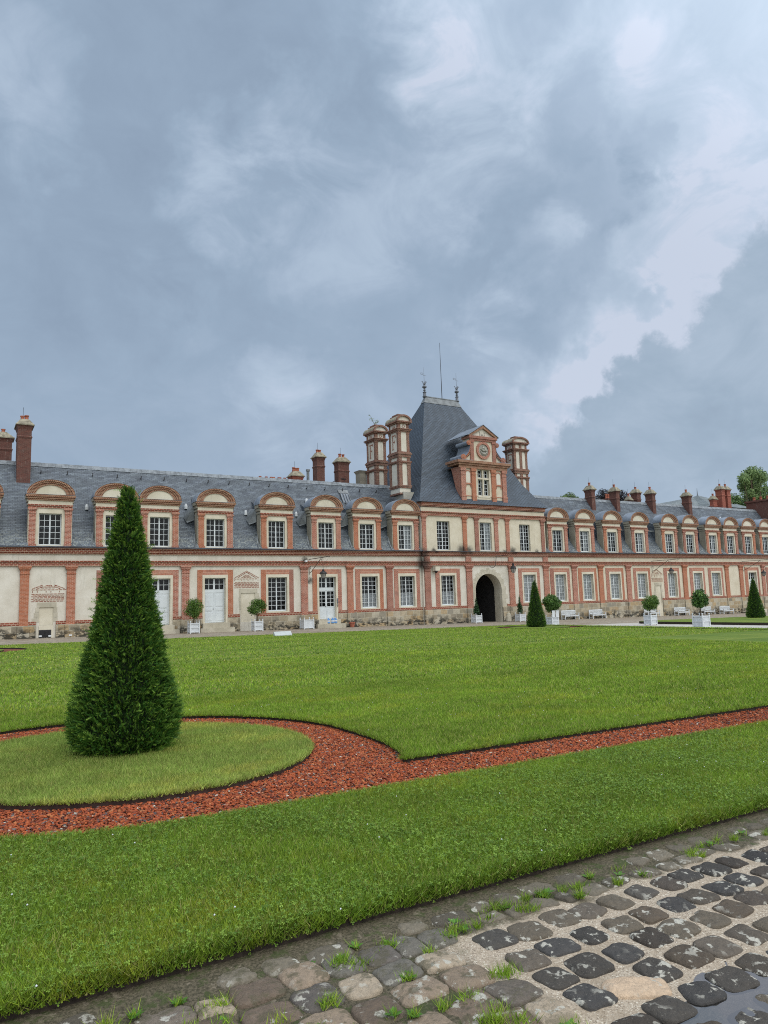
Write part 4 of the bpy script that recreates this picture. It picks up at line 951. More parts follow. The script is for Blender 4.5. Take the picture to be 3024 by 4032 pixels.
holes.append(inlay(east, 69.5, 2.0, 2.62, 3.10, 3.38, 4.0, (69.15, 70.05, -.3, 2.18), D))
m = MB(); wall_holes(m, PAVX1, XE, -3.2, 5.6, holes, D, .32)
m.face([(XE, D+9, -3), (PAVX1, D+9, -3), (PAVX1, D+9, 6), (XE, D+9, 6)]); m.face([(XE, D, -3), (XE, D+9, -3), (XE, D+9, 6), (XE, D, 6)])
m.build('wall', [MT['cream_y'], MT['stonecream']], east)
MB().box(PAVX1+.1, XE-.1, D+1.6, D+1.7, -3, 5.7).box(PAVX1+.1, XE-.1, D+.33, D+1.6, 5.6, 5.7).build('dim_interior', MT['dark'], east)
for a, b in RP: pilaster(east, a, b, .42, 4.53, D, .13)
bands(east, PAVX1-.02, XE, D, 4.53)
MB().box(PAVX1, XE, D-.46, D-.16, 5.825, 5.87).box(PAVX1, XE, D-.46, D-.40, 5.87, 5.91).build('gutter', MT['gutter'], east)
dx = [(87.1, 89.15), (91.6, 93.6), (69.0, 70.2)]
sillband(east, gaps(PAVX1, XE, dx+RP), D)
m = MB()
for p_, q_ in gaps(PAVX1, XE, dx):
    m.box(p_, q_, D-.11, D+.02, -3.4, .48)
    for a, b in RP:
        if a > p_ and b < q_: m.box(a-.08, b+.08, D-.2, D, -3.4, .46); m.box(a-.35, b+.3, D-.34, D-.1, -3.4, -.9)
    m.cut()
m.each('plinth', MT['plinth'], east)
curs = [None, 'right', None, 'right', 'left', None, 'right', None, None, None, None, None, None]
for i, x in enumerate(RD): dormer(east, x, D, curs[i])
eroof = wing_roof(east, PAVX1-.3, XE, RD)
MT_ = MB()
for x in RD[1:5]: MT_.box(x-2.5, x-1.45, D+.95, D+1.1, 8.55, 8.68).cut()
MT_.each('lead_valley', MT['lead_light'], eroof)
h = MB()
for x in (56.2, 60.1, 64.2, 69.6, 74.3, 78.5, 82.0, 85.8): z = roof_z(3.0); h.lathe((x, D+2.95, z), [(.1, -.1), (.12, .15), (0, .25)], 8).cut()
h.each('roof_vent', MT['bronze'], eroof)
for i, x in enumerate((63.0, 67.2, 73.72, 80.85)): chimney(eroof, x+.48, x+1.06, D+3.5, D+4.55, 10.6, 14.15+.04*i, 'brick_dark', 1)

chimney(eroof, 75.7, 76.4, D+7.0, D+8.0, 8, 14.9, 'brick_dark', 1); chimney(eroof, 74.5, 75.0, D+7.3, D+7.9, 8, 13.9, 'brick_dark', 1)
chimney(eroof, 94.1, 94.85, D+7.2, D+8.2, 8, 16.4, 'brick_red', 1); chimney(eroof, 95.4, 96.2, D+7.2, D+8.2, 8, 16.4, 'brick_red', 1); chimney(eroof, 92.6, 93.4, D+7.6, D+8.2, 8, 14.9, 'brick_red', 1)
lc = MB().box(70.2, 71.4, D+7.0, D+8.0, 8.0, 13.4).build('chimney', MT['brick_dark'], eroof)
for x in (70.45, 70.8, 71.15): m = MB(); m.lathe((x, D+7.5, 13.4), [(.15, 0), (.13, .45), (.16, .47), (.16, .6), (.05, .6)], 10); m.build('chimney_pot', MT['terra'], lc)
lc = MB().box(97.5, 101.5, D+2.2, D+5.8, 9.0, 13.75).box(97.35, 101.6, D+2.05, D+5.95, 13.75, 14.0).build('chimney', MT['brick_dark'], eroof)
for y in (D+3.0, D+4.0, D+5.0): m = MB(); m.lathe((98.3, y, 13.98), [(.2, 0), (.16, .4), (.2, .42), (.2, .55), (.05, .55)], 10); m.build('chimney_pot', MT['terra'], lc)
# ------------------------------------------------------------------ ground
def ss(a, b, x): t = np.clip((x-a)/(b-a), 0, 1); return t*t*(3-2*t)
def gh(x, y):     # paving / earth level; the east avenue lies a little lower than the lawns
    x = np.asarray(x, float); y = np.asarray(y, float)
    return -.0139*x-.005*y-.07-.12*ss(38.7, 39.6, x)*ss(44.5, 42.5, y)
def paving_mat():
    m, t = material('court_paving'); p = pos(t); q = t.vmath('MULTIPLY', p, (1, 1, 0))
    v = t.new('ShaderNodeTexVoronoi', i_Vector=q, i_Scale=4.6); v2 = t.new('ShaderNodeTexVoronoi', i_Vector=q, i_Scale=4.6); v2.feature = 'DISTANCE_TO_EDGE'
    sp = t.new('ShaderNodeSeparateColor', i_0=v.outputs['Color'])
    c = t.ramp(sp.outputs[0], [(0, (.16, .135, .105)), (.35, (.27, .235, .185)), (.7, (.36, .31, .24)), (1, (.24, .21, .18))])
    n = t.noise(p, .5, 5, .6); c = t.mix(t.mr(n, .4, .65, 0, .6), c, (.21, .165, .12))
    c = t.mix(t.mr(v2.outputs[0], .0, .05, .8, 0), c, (.17, .15, .11))
    s3 = t.new('ShaderNodeSeparateXYZ', i_0=p)
    pale = t.math('MULTIPLY', t.mr(s3.outputs[0], 38.5, 40.5), t.mr(t.math('ADD', s3.outputs[1], t.math('MULTIPLY', n, 2.0)), 43.8, 42.6)); c = t.mix(t.math('MULTIPLY', pale, t.mr(t.noise(p, 3, 5, .7), .3, .7, .55, 1)), c, (.50, .48, .45))
    near = t.mr(s3.outputs[1], 6, 3.6); c = t.mix(near, c, t.mix(t.mr(t.noise(p, 9, 6, .7), .35, .65), (.07, .058, .042), (.17, .14, .10)))
    finish(t, c, .75, v2.outputs[0], .3, .01); return m
xs = np.unique(np.concatenate([[-3000, -800, -200, -60, -20], np.arange(-10, 36, 4), np.arange(38, 41, .25), np.arange(41, 130, 6), [200, 600, 3000]]))
ys = np.unique(np.concatenate([[-3000, -500, -60, -10, -3], [3.7, 3.9], np.arange(0, 40, 4), np.arange(41.5, 46, .5), np.arange(47, 80, 6), [200, 600, 3000]]))
XX, YY = np.meshgrid(xs, ys); V = np.stack([XX.ravel(), YY.ravel(), gh(XX, YY).ravel()-np.where(YY.ravel() < 3.8, .10, 0)], 1)
nx = len(xs); F = [[j*nx+i, j*nx+i+1, (j+1)*nx+i+1, (j+1)*nx+i] for j in range(len(ys)-1) for i in range(nx-1)]
ground = tag(fast_mesh('ground', V, F, paving_mat()), kind='structure')

# lawns ------------------------------------------------------------
C1, C2, C3, C4 = (1.75, 8.7), (35.0, 37.6), (34.6, 8.7), (-.1, 37.4); RO, RI = 3.03, 2.06
XO, XI, YO, YI = -1.28, -.35, 5.70, 6.64; XO2, XI2 = 37.63, 36.75
def arc(c, r, a0, a1, n=40): return [(c[0]+r*math.cos(a), c[1]+r*math.sin(a)) for a in np.linspace(a0, a1, n)]
def ang(c, p): return math.atan2(p[1]-c[1], p[0]-c[0])
def cross_x(c, r, x, up): d = math.sqrt(max(r*r-(x-c[0])**2, 0)); return (x, c[1]+(d if up else -d))
def cross_y(c, r, y, right): d = math.sqrt(max(r*r-(y-c[1])**2, 0)); return (c[0]+(d if right else -d), y)
# U shaped band of red gravel joining four rings: outer side then inner side
P = []
a4o = cross_x(C4, RO, XO, False); a4i = cross_x(C4, RO, XI, False)
P += arc(C4, RO, ang(C4, a4i)+2*math.pi, ang(C4, a4o)+0, 60) if False else []
def ringpath():
    out = []
    # start at ring 4, go round it (counter-clockwise from the inner junction to the outer one)
    t0, t1 = ang(C4, a4i), ang(C4, a4o)
    if t1 < t0: t1 += 2*math.pi
    out += arc(C4, RO, t0, t1, 70)                                   # -> outer left line
    p = (max(XO, C1[0]-RO), C1[1]); out += arc(C1, RO, math.pi, 1.5*math.pi, 50)         # outer corner of ring 1
    out += arc(C3, RO, 1.5*math.pi, 2*math.pi, 30)
    b2o = cross_x(C2, RO, XO2-.02, False); b2i = cross_x(C2, RO, XI2, False)
    t0, t1 = ang(C2, b2o), ang(C2, b2i)
    if t1 < t0: t1 += 2*math.pi
    out += arc(C2, RO, t0, t1, 70)
    c3i = cross_x(C3, RO, XI2, True); c3j = cross_y(C3, RO, YI, False)
    t0, t1 = ang(C3, c3i), ang(C3, c3j)
    if t1 < t0: t1 += 2*math.pi
    out += arc(C3, RO, t0, t1, 40)
    c1j = cross_y(C1, RO, YI, True); c1i = cross_x(C1, RO, XI, True)
    out += [(4.14, 6.65), (4.25, 6.78), (4.34, 6.98), (4.47, 7.45), (4.53, 7.95), (4.55, 8.5)]+[(C1[0]+rr*math.cos(a), C1[1]+rr*math.sin(a)) for a, rr in zip(np.linspace(math.radians(8), ang(C1, c1i), 50), np.linspace(2.82, 3.03, 50))]
    return out
PATH = ringpath()
PATH_NP = np.array(PATH)
def inside(poly, x, y):
    c = np.zeros(len(x), bool); n = len(poly); j = n-1
    for i in range(n):
        xi, yi = poly[i]; xj, yj = poly[j]
        if yi != yj:
            k = ((yi > y) != (yj > y)) & (x < (xj-xi)*(y-yi)/(yj-yi)+xi); c ^= k
        j = i
    return c
LX0, LX1, LY0, LY1 = -3.6, 39.0, 3.56, 43.05
def flat(name, outer, hole_list, mat, dz, skirt=.14, mats=None, **kw):
    import mathutils
    from mathutils.geometry import tessellate_polygon
    loops = [[Vector((x, y, 0)) for x, y in outer]]+[[Vector((x, y, 0)) for x, y in h] for h in hole_list]
    tris = tessellate_polygon(loops); pts = [p for l in loops for p in l]
    V = [(p.x, p.y, gz(p.x, p.y)+dz) for p in pts]; Fc = []
    for t in tris:
        a, b, c = (pts[i] for i in t)
        s = (b.x-a.x)*(c.y-a.y)-(b.y-a.y)*(c.x-a.x)
        Fc.append(tuple(t) if s > 0 else tuple(t[::-1]))
    nb = len(V); mi = [0]*len(Fc); off = 0
    for li, l in enumerate(loops):
        n = len(l); area = sum(l[i].x*l[(i+1) % n].y-l[(i+1) % n].x*l[i].y for i in range(n))
        base = len(V); V += [(p.x, p.y, gz(p.x, p.y)+dz-skirt) for p in l]
        for i in range(n):
            j = (i+1) % n; q = [off+i, base+i, base+j, off+j]
            ccw = area > 0
            if li: ccw = not ccw
            if True: q = q if (area > 0) == (li == 0) else q[::-1]
            Fc.append(tuple(q)); mi.append(1 if mats else 0)
        off += n
    me = bpy.data.meshes.new(name); me.from_pydata(V, [], Fc); me.materials.append(mat)
    if mats: me.materials.append(mats)
    me.polygons.foreach_set('material_index', mi); me.update()
    o = link(bpy.data.objects.new(name, me)); return o
def lawn_mat(name, gain=1.0):
    m, t = material(name); p = pos(t)
    n1 = t.noise(p, .35, 4, .6); n2 = t.noise(p, 3.0, 6, .7); n3 = t.noise(p, 26, 5, .75); st = t.noise(t.vmath('MULTIPLY', p, (.25, 1.3, 0)), .9, 4, .55)
    g = gain; A = (.10*g, .165*g, .019*g); B = (.16*g, .23*g, .03*g); C_ = (.26*g, .295*g, .055*g)
    c = t.mix(t.mr(n1, .35, .65), A, B); c = t.mix(t.mr(st, .45, .70, 0, .8), c, C_); c = t.mix(t.mr(n2, .45, .75, 0, .5), c, A)
    c = t.mix(t.mr(n3, .3, .7, .0, .55), c, tuple(x*.45 for x in A)); 
    v = t.new('ShaderNodeTexVoronoi', i_Vector=p, i_Scale=5.0); patch = t.noise(p, .5, 3, .5)
    c = t.mix(t.math('MULTIPLY', t.mr(v.outputs[0], .05, .03), t.mr(patch, .55, .62, 0, .8)), c, (.6, .62, .5))
    finish(t, c, .85, n3, .6, .03, .2); return m
MT['lawn'] = lawn_mat('mown_grass'); MT['soil'] = simple('dark_soil', (.035, .026, .02), .95, .4, 25); MT['edging'] = simple('rusty_steel_edging', (.045, .025, .02), .8, .3, 10)
lawn = tag(flat('lawn', [(LX0, LY0), (LX1, LY0), (LX1, LY1), (LX0, LY1)], [PATH[::-1]], MT['lawn'], 0.0, .14, MT['soil']), kind='structure')
def island(c, nm='lawn_island'):
    n = 90; w = [(c[0]+RI*math.cos(a), c[1]+RI*math.sin(a)) for a in np.linspace(0, 2*math.pi, n, endpoint=False)]
    return tag(flat(nm, w, [], MT['lawn'], 0.0, .12, MT['edging']), kind='structure')
for c in (C1, C2, C4): island(c)
lawn2 = tag(flat('far_lawn', [(48.2, 10), (78, 10), (78, 41.3), (50.5, 41.3), (48.9, 40.6), (48.2, 39.0)], [], MT['lawn'], .0, .3, MT['soil']), kind='structure')
def bed_mat():
    m, t = material('red_gravel_bed'); p = pos(t); v = t.new('ShaderNodeTexVoronoi', i_Vector=p, i_Scale=38); sp = t.new('ShaderNodeSeparateColor', i_0=v.outputs['Color'])
    c = t.ramp(sp.outputs[0], [(0, (.10, .032, .02)), (.4, (.25, .065, .03)), (.8, (.34, .10, .045)), (1, (.16, .12, .10))]); v2 = t.mr(v.outputs[0], .2, .7, 1, .35); c = t.mix(v2, (.04, .02, .014), c)
    finish(t, c, .9, v.outputs[0], .6, .02); return m
MT['bed'] = bed_mat()
tag(flat('gravel_path', PATH, [], MT['bed'], -.062, .05), kind='structure')

# helpers for scattering on the tilted court
def blades(P, h, w, lean, col, ang_=None):
    """one tapering triangle per blade"""
    n = len(P); a = RNG.uniform(0, 2*np.pi, n) if ang_ is None else ang_; la = RNG.uniform(0, 2*np.pi, n); h = h*RNG.uniform(.55, 1.25, n); L = lean*RNG.uniform(.2, 1.2, n)*h
    d = np.stack([np.cos(a), np.sin(a), np.zeros(n)], 1)*(w*RNG.uniform(.7, 1.3, n)/2)[:, None]
    tip = P+np.stack([np.cos(la)*L, np.sin(la)*L, h], 1)
    V = np.stack([P-d, P+d, tip], 1).reshape(-1, 3); F = np.arange(3*n).reshape(n, 3)
    return V, F, np.repeat(col, 3, 0)
def grass_col(n, P, base_a, base_b, dry=.12):
    f = RNG.random(n)[:, None]; c = base_a*(1-f)+base_b*f
    X_, Y_ = P[:, 0], P[:, 1]; big = np.sin(X_*1.1+np.sin(Y_*2.3)*1.5)*np.sin(Y_*1.9+1.3*np.sin(X_*.7)); mid = np.sin(X_*4.7+2*np.sin(Y_*3.9+1))*np.sin(Y_*5.3+1.7*np.sin(X_*2.9)); fin = np.sin(X_*13+2*np.sin(Y_*11))*np.sin(Y_*17+2*np.sin(X_*9))
    v = .98+.07*np.sin(Y_*1.3+.6*np.sin(X_*.25))*(Y_ > 6.4)+.10*big+.13*mid+.10*fin+RNG.normal(0, .05, n); c = c*v[:, None]; yel = np.clip(.5*big-.4*mid+.35*fin, 0, 1)[:, None]; c = c*(1+yel*np.array([.45, .12, .1]))
    k = RNG.random(n) < dry; c[k] = np.array([.42, .42, .13])*RNG.uniform(.5, 1.1, (k.sum(), 1)); return c
def pts_in(x0, x1, y0, y1, dens, test=None, dz=0.0, mx=1.08):
    n = int((x1-x0)*(y1-y0)*dens); x = RNG.uniform(x0, x1, n); y = RNG.uniform(y0, y1, n); P = np.stack([x, y, -.0139*x-.005*y+dz], 1)
    k = in_view(P, mx, 1.05); P = P[k]
    if test is not None: P = P[test(P[:, 0], P[:, 1])]
    return P
not_path = lambda x, y: ~inside(PATH, x, y)
GA, GB = np.array([.075, .15, .012]), np.array([.30, .46, .045])
Vs, Fs, Cs = [], [], []; off = 0
def add(V, F, c, S=None):
    global off
    Vs.append(V); Fs.append(F+off); Cs.append(c); off += len(V)
for (x0, x1, y0, y1, dens, h, w, ln) in [(-.5, 1.8, 5.7, 6.6, 16000, .042, .0045, .9), (-.5, 7, 3.55, 5.7, 16000, .042, .0045, .9), (7, 16, 3.55, 5.7, 5000, .045, .008, .9), (16, 39, 3.55, 5.7, 1200, .05, .015, .8),
        (-.5, 9, 6.6, 13.5, 3600, .045, .008, .9), (9, 22, 6.6, 13.5, 1500, .05, .014, .9), (-.5, 26, 13.5, 22, 420, .05, .022, .9), (0, 39, 22, 43, 90, .05, .035, .9)]:
    P_ = pts_in(x0, x1, y0, y1, dens, not_path); c = grass_col(len(P_), P_, GA, GB)*(1.10 if y0 > 6 else 1.05)*np.array([1.06, 1.02, 1.1]); add(*blades(P_, h, w, ln, c))
# taller ragged fringe over the edges
def edge_pts(poly, dens, closed=True, spread=.03):
    q = np.array(poly+([poly[0]] if closed else [])); s = np.diff(q, axis=0); L = np.hypot(*s.T); n = int(L.sum()*dens); cum = np.r_[0, np.cumsum(L)]; u = RNG.uniform(0, L.sum(), n); i = np.clip(np.searchsorted(cum, u)-1, 0, len(L)-1); f = (u-cum[i])/L[i]
    x = q[i, 0]+s[i, 0]*f+RNG.normal(0, spread, n); y = q[i, 1]+s[i, 1]*f+RNG.normal(0, spread, n); P = np.stack([x, y, -.0139*x-.005*y], 1); return P[in_view(P, 1.08, 1.05)]
P_ = edge_pts([(0, 3.57), (9, 3.57)], 3200, False, .035); P_[:, 1] = np.maximum(P_[:, 1], 3.535); P_[:, 2] -= RNG.uniform(0, .05, len(P_))*(P_[:, 1] < 3.58); add(*blades(P_, .048, .006, 1.2, grass_col(len(P_), P_, GA*.85, GB*.9)))
P_ = edge_pts([(9, 3.57), (30, 3.57)], 800, False, .04); add(*blades(P_, .06, .012, 1.0, grass_col(len(P_), P_, GA, GB)))
P_ = edge_pts(PATH, 700, True, .02); P_ = P_[(P_[:, 1] < 16)]; P_[:, 2] -= .01; add(*blades(P_, .045, .009, 1.2, grass_col(len(P_), P_, GA, GB)))
V = np.concatenate(Vs); F = np.concatenate(Fs); Cc = np.concatenate(Cs)
tag(fast_mesh('grass', V, F, MT['blade'], col=Cc), kind='stuff')
Vs, Fs, Cs = [], [], []; off = 0
r_in = lambda c, r: (lambda x, y: (x-c[0])**2+(y-c[1])**2 < r*r)
GI_A, GI_B = np.array([.18, .27, .045]), np.array([.44, .56, .13])
P_ = pts_in(-.5, 4, 6.5, 10.9, 8000, r_in(C1, RI)); add(*blades(P_, .04, .006, .9, grass_col(len(P_), P_, GI_A, GI_B, .2)))
a = RNG.uniform(0, 2*np.pi, 9000); P_ = np.stack([C1[0]+RI*np.cos(a), C1[1]+RI*np.sin(a)], 1)+RNG.normal(0, .012, (9000, 2)); P_ = np.c_[P_, -.0139*P_[:, 0]-.005*P_[:, 1]-RNG.uniform(0, .02, 9000)]; add(*blades(P_, .05, .008, 1.2, grass_col(len(P_), P_, GI_A, GI_B, .25)))
tag(fast_mesh('island_grass', np.concatenate(Vs), np.concatenate(Fs), MT['blade'], col=np.concatenate(Cs)), kind='stuff')
# clover: small trefoils held just above the turf, a few white heads
def trefoils(P, r, col):
    n = len(P); a0 = RNG.uniform(0, 2*np.pi, n); V, C_ = [], []; tilt = RNG.normal(0, .35, (n, 2)); rr = r*RNG.uniform(.6, 1.3, n)
    for k in range(3):
        a = a0+k*2*np.pi/3
        def pt(ra, da): x = rr*ra*np.cos(a+da); y = rr*ra*np.sin(a+da); return np.stack([P[:, 0]+x, P[:, 1]+y, P[:, 2]+x*tilt[:, 0]+y*tilt[:, 1]], 1)
        V.append(np.stack([P, pt(.8, -.55), pt(1.05, 0), pt(.8, .55)], 1)); C_.append(np.repeat(col*RNG.uniform(.85, 1.15, (n, 1)), 4, 0))
    V = np.concatenate(V).reshape(-1, 3); return V, np.arange(len(V)).reshape(-1, 4), np.concatenate(C_)
P_ = pts_in(-.3, 8, 3.55, 6.5, 4200, lambda x, y: (np.sin(x*2.1+1)*np.sin(y*2.7+x)+.6*np.sin(5*x+3*y)+RNG.normal(0, 1.3, len(x)) > .2) & not_path(x, y) & ((y < 5.75) | (x < 1.8)), .034)
P2 = edge_pts([(0, 3.58), (9, 3.58)], 900, False, .05); P2[:, 2] += RNG.uniform(-.05, .035, len(P2)); P2 = P2[P2[:, 1] > 3.515]; P_ = np.concatenate([P_, P2])
P_[:, 2] += RNG.uniform(-.01, .012, len(P_)); f = RNG.random((len(P_), 1)); V, F, c = trefoils(P_, .0095, np.array([.07, .15, .018])*(1-f)+np.array([.24, .37, .05])*f)
tag(fast_mesh('clover', V, F, MT['leaf'], col=c), kind='stuff')
P_ = pts_in(-.3, 20, 3.5, 12, 1.6, lambda x, y: not_path(x, y), .045); V, F, c = [], [], []
n = len(P_); o8 = np.array([(1, 0, 0), (-1, 0, 0), (0, 1, 0), (0, -1, 0), (0, 0, 1), (0, 0, -1)])*.0065; V = (P_[:, None, :]+o8[None]).reshape(-1, 3); f8 = np.array([(0, 2, 4), (2, 1, 4), (1, 3, 4), (3, 0, 4), (2, 0, 5), (1, 2, 5), (3, 1, 5), (0, 3, 5)]); F = (np.arange(n)[:, None, None]*6+f8[None]).reshape(-1, 3)
tag(fast_mesh('clover_flowers', V, F, MT['white']), kind='stuff')

# crushed red tile --------------------------------------------------
def stones(P, s, col):
    n = len(P); base = np.array([(-1, -1, -.6), (1, -1, -.6), (1, 1, -.6), (-1, 1, -.6), (-.8, -.8, .6), (.8, -.8, .6), (.8, .8, .6), (-.8, .8, .6)], float)
    q = base[None]*RNG.uniform(.45, 1.25, (n, 8, 3))*(s*RNG.uniform(.5, 1.5, n))[:, None, None]*np.stack([RNG.uniform(.7, 1.3, n), RNG.uniform(.6, 1., n), RNG.uniform(.3, .8, n)], 1)[:, None, :]
    a = RNG.uniform(0, 2*np.pi, n); b = RNG.normal(0, .45, n); ca, sa, cb, sb = np.cos(a)[:, None], np.sin(a)[:, None], np.cos(b)[:, None], np.sin(b)[:, None]
    x, y, z = q[..., 0], q[..., 1], q[..., 2]; x, z = x*cb-z*sb, x*sb+z*cb; x, y = x*ca-y*sa, x*sa+y*ca
    V = (P[:, None, :]+np.stack([x, y, z], 2)).reshape(-1, 3); f = np.array([(3, 2, 1, 0), (4, 5, 6, 7), (0, 1, 5, 4), (1, 2, 6, 5), (2, 3, 7, 6), (3, 0, 4, 7)])
    return V, (np.arange(n)[:, None, None]*8+f[None]).reshape(-1, 4), np.repeat(col, 8, 0)
onp = lambda x, y: inside(PATH, x, y) & ~r_in(C1, RI+.01)(x, y)
P_ = np.concatenate([pts_in(-.6, 9, 5.6, 12, 3400, onp, -.058), pts_in(9, 20, 5.6, 6.8, 1200, onp, -.058), pts_in(20, 36, 5.6, 6.8, 350, onp, -.055)])
pal = np.array([(.44, .105, .035), (.34, .075, .028), (.24, .055, .026), (.46, .16, .06), (.12, .04, .025), (.10, .085, .085), (.17, .14, .13), (.46, .20, .11), (.55, .50, .42)])
k = RNG.choice(9, len(P_), p=[.31, .25, .18, .09, .07, .035, .025, .03, .01]); c = pal[k]*RNG.uniform(.8, 1.2, (len(P_), 1)); P_[:, 2] += RNG.uniform(0, .012, len(P_))
V, F, cc = stones(P_, .0118, c); tag(fast_mesh('red_gravel', V, F, MT['gravel'], col=cc), kind='stuff')

# near cobbles ------------------------------------------------------
def joint_mat():
    m, t = material('sand_and_moss_joints'); p = pos(t); s3 = t.new('ShaderNodeSeparateXYZ', i_0=p); w = t.noise(p, 4, 4, .6); w2 = t.math('MULTIPLY', t.math('SUBTRACT', w, .5), .5)
    k = t.math('MULTIPLY', t.mr(t.math('ADD', s3.outputs[0], w2), 2.10, 2.26), t.mr(t.math('ADD', s3.outputs[1], w2), 3.26, 3.14))
    n = t.noise(p, 70, 5, .75); v = t.new('ShaderNodeTexVoronoi', i_Vector=p, i_Scale=170); sp = t.new('ShaderNodeSeparateColor', i_0=v.outputs['Color'])
    sand = t.mix(t.mr(n, .3, .7), (.30, .24, .175), (.52, .435, .34)); sand = t.mix(t.mr(sp.outputs[0], .8, .95, 0, .7), sand, (.15, .11, .08)); sand = t.mix(t.mr(sp.outputs[1], .88, .97, 0, .8), sand, (.72, .66, .55)); sand = t.mix(t.mr(t.noise(p, 5, 4, .6), .45, .7, 0, .6), sand, (.30, .235, .165))
    moss = t.mix(t.mr(n, .35, .65), (.04, .036, .020), (.135, .112, .075)); moss = t.mix(t.mr(t.noise(p, 9, 5, .7), .5, .62, 0, .75), moss, (.045, .065, .016)); moss = t.mix(t.mr(t.noise(p, 14, 5, .7), .58, .66, 0, .55), moss, (.24, .20, .15))
    c = t.mix(k, moss, sand); finish(t, c, .85, n, .7, .01); return m
gx = np.arange(-1.6, 12, .035); gy = np.arange(.3, 3.60, .035); XX, YY = np.meshgrid(gx, gy)
def fbm(x, y, s=1.0):
    return (np.sin(x*7.1*s+1.3*np.sin(y*5.3*s))*np.cos(y*6.7*s+.8*np.sin(x*4.1*s))+.5*np.sin(x*17*s+2*np.cos(y*13*s))*np.sin(y*15*s))/1.5
JZ = gz(XX, YY)-.093+.004*fbm(XX, YY)+.005*fbm(XX+5, YY-3, 2.3)
def dip(x, y): return .030*np.exp(-((x-3.30)/.85)**4-((y-1.60)/.55)**4)
ex = ss(3.30, 3.5, YY); JZ = JZ+.02*ex-dip(XX, YY)
V = np.stack([XX, YY, JZ], 2).reshape(-1, 3); nx = len(gx); F = np.array([[j*nx+i, j*nx+i+1, (j+1)*nx+i+1, (j+1)*nx+i] for j in range(len(gy)-1) for i in range(nx-1)])
tag(fast_mesh('path', V, F, joint_mat(), smooth=True), kind='structure')
def sett(cx, cy, sx, sy, rot, h, tilt, col, ex=4.6, flat_=.62):
    A = 30; rs = [.0, .3, .55, .72, .84, .93, .99, 1.03]; a = np.linspace(0, 2*np.pi, A, endpoint=False)
    ph = RNG.uniform(0, 6.28, 5); am = RNG.normal(0, .02, 5)
    prof = (np.abs(np.cos(a))**ex+np.abs(np.sin(a))**ex)**(-1/ex)*(1+sum(am[i]*np.cos((i+1.)*a+ph[i]) for i in range(5)))
    V = []; o = RNG.uniform(0, 50, 2)
    for r in rs[1:]:
        x = prof*r*np.cos(a)*sx/2; y = prof*r*np.sin(a)*sy/2
        z = h*(1-r**5.5)*1.0+.007*fbm(x*2.4+o[0], y*2.4+o[1], 2.5)*(r < .95)+tilt[0]*x+tilt[1]*y
        if r > 1: z = z*0-.035
        X = cx+x*math.cos(rot)-y*math.sin(rot); Y = cy+x*math.sin(rot)+y*math.cos(rot); V.append(np.stack([X, Y, gz(X, Y)-.088+z-.8*dip(cx, cy)], 1))
    V = np.concatenate([[[cx, cy, gz(cx, cy)-.088+h-.8*dip(cx, cy)]]]+V); F = [[0, 1+i, 1+(i+1) % A, 1+(i+1) % A] for i in range(0)]
    T = [(0, 1+i, 1+(i+1) % A) for i in range(A)]; Q = [(1+k*A+i, 1+(k+1)*A+i, 1+(k+1)*A+(i+1) % A, 1+k*A+(i+1) % A) for k in range(len(rs)-2) for i in range(A)]
    T += [t for q in Q for t in ((q[0], q[1], q[2]), (q[0], q[2], q[3]))]
    return V, np.array(T), np.tile(col, (len(V), 1))
Vs, Fs, Cs = [], [], []; off = 0
DKS = [(.050, .045, .040), (.066, .058, .050), (.056, .045, .036), (.085, .070, .055), (.045, .042, .040), (.075, .058, .042)]
special = {}
y = 3.04; row = 0
while y > .5:
    x = 2.40+(.0 if row % 2 == 0 else .012)
    while x < 9.3:
        cx, cy = x+RNG.normal(0, .011), y+RNG.normal(0, .012); c = np.array(DKS[RNG.integers(6)])*RNG.uniform(.95, 1.7); u = RNG.random(); hh = .013
        if u < .05: c = np.array([.24, .17, .10])*RNG.uniform(.6, 1.1); hh = .011
        elif u < .2: c = np.array([.14, .115, .085])
        if not (2.50 < cx < 2.80 and 2.20 < cy < 2.50):
            wetz = cx > 2.5 and cy < 2.18
            add(*sett(cx, cy, RNG.uniform(.175, .208), RNG.uniform(.16, .192), RNG.normal(0, .10), hh, RNG.normal(0, .03, 2), c))
        x += .222
    y -= .218; row += 1
add(*sett(2.64, 2.35, .30, .165, -.5, .02, (0, 0), np.array([.62, .46, .32]), 3.4))
# flatter, mossy stones of the gutter band and of the worn zone on the left
y = 3.34
for yy, xa, xb in ((3.24, 2.3, 9.3), (3.40, -.3, 9.3)):
    x = xa
    while x < xb:
        w = RNG.uniform(.15, .26); 
        if RNG.random() < .9: add(*sett(x+w/2, yy+RNG.normal(0, .015), w*.93, RNG.uniform(.11, .15), RNG.normal(0, .12), .012 if yy < 3.3 else .016, RNG.normal(0, .03, 2), np.array([.14, .12, .09])*RNG.uniform(.6, 1.6)))
        x += w+.02
y = 3.23; row = 0
while y > .5:
    x = -.5+RNG.uniform(0, .15)
    while x < 2.24:
        w = RNG.uniform(.16, .27); u = RNG.random(); c = np.array(DKS[RNG.integers(6)])*RNG.uniform(1.5, 3.6)*np.array([1.08, 1, .92])
        if u < .15: c = np.array([.42, .34, .25])
        elif u < .35: c = np.array([.17, .155, .13])
        if x+w < 2.32: add(*sett(x+w/2, y+RNG.normal(0, .015), w*.95, RNG.uniform(.17, .21), RNG.normal(0, .08), RNG.uniform(.011, .021), RNG.normal(0, .05, 2), c, 5))
        x += w-.004
    y -= .205; row += 1
tag(fast_mesh('cobbles', np.concatenate(Vs), np.concatenate(Fs), MT['sett'], col=np.concatenate(Cs), smooth=True), kind='structure')
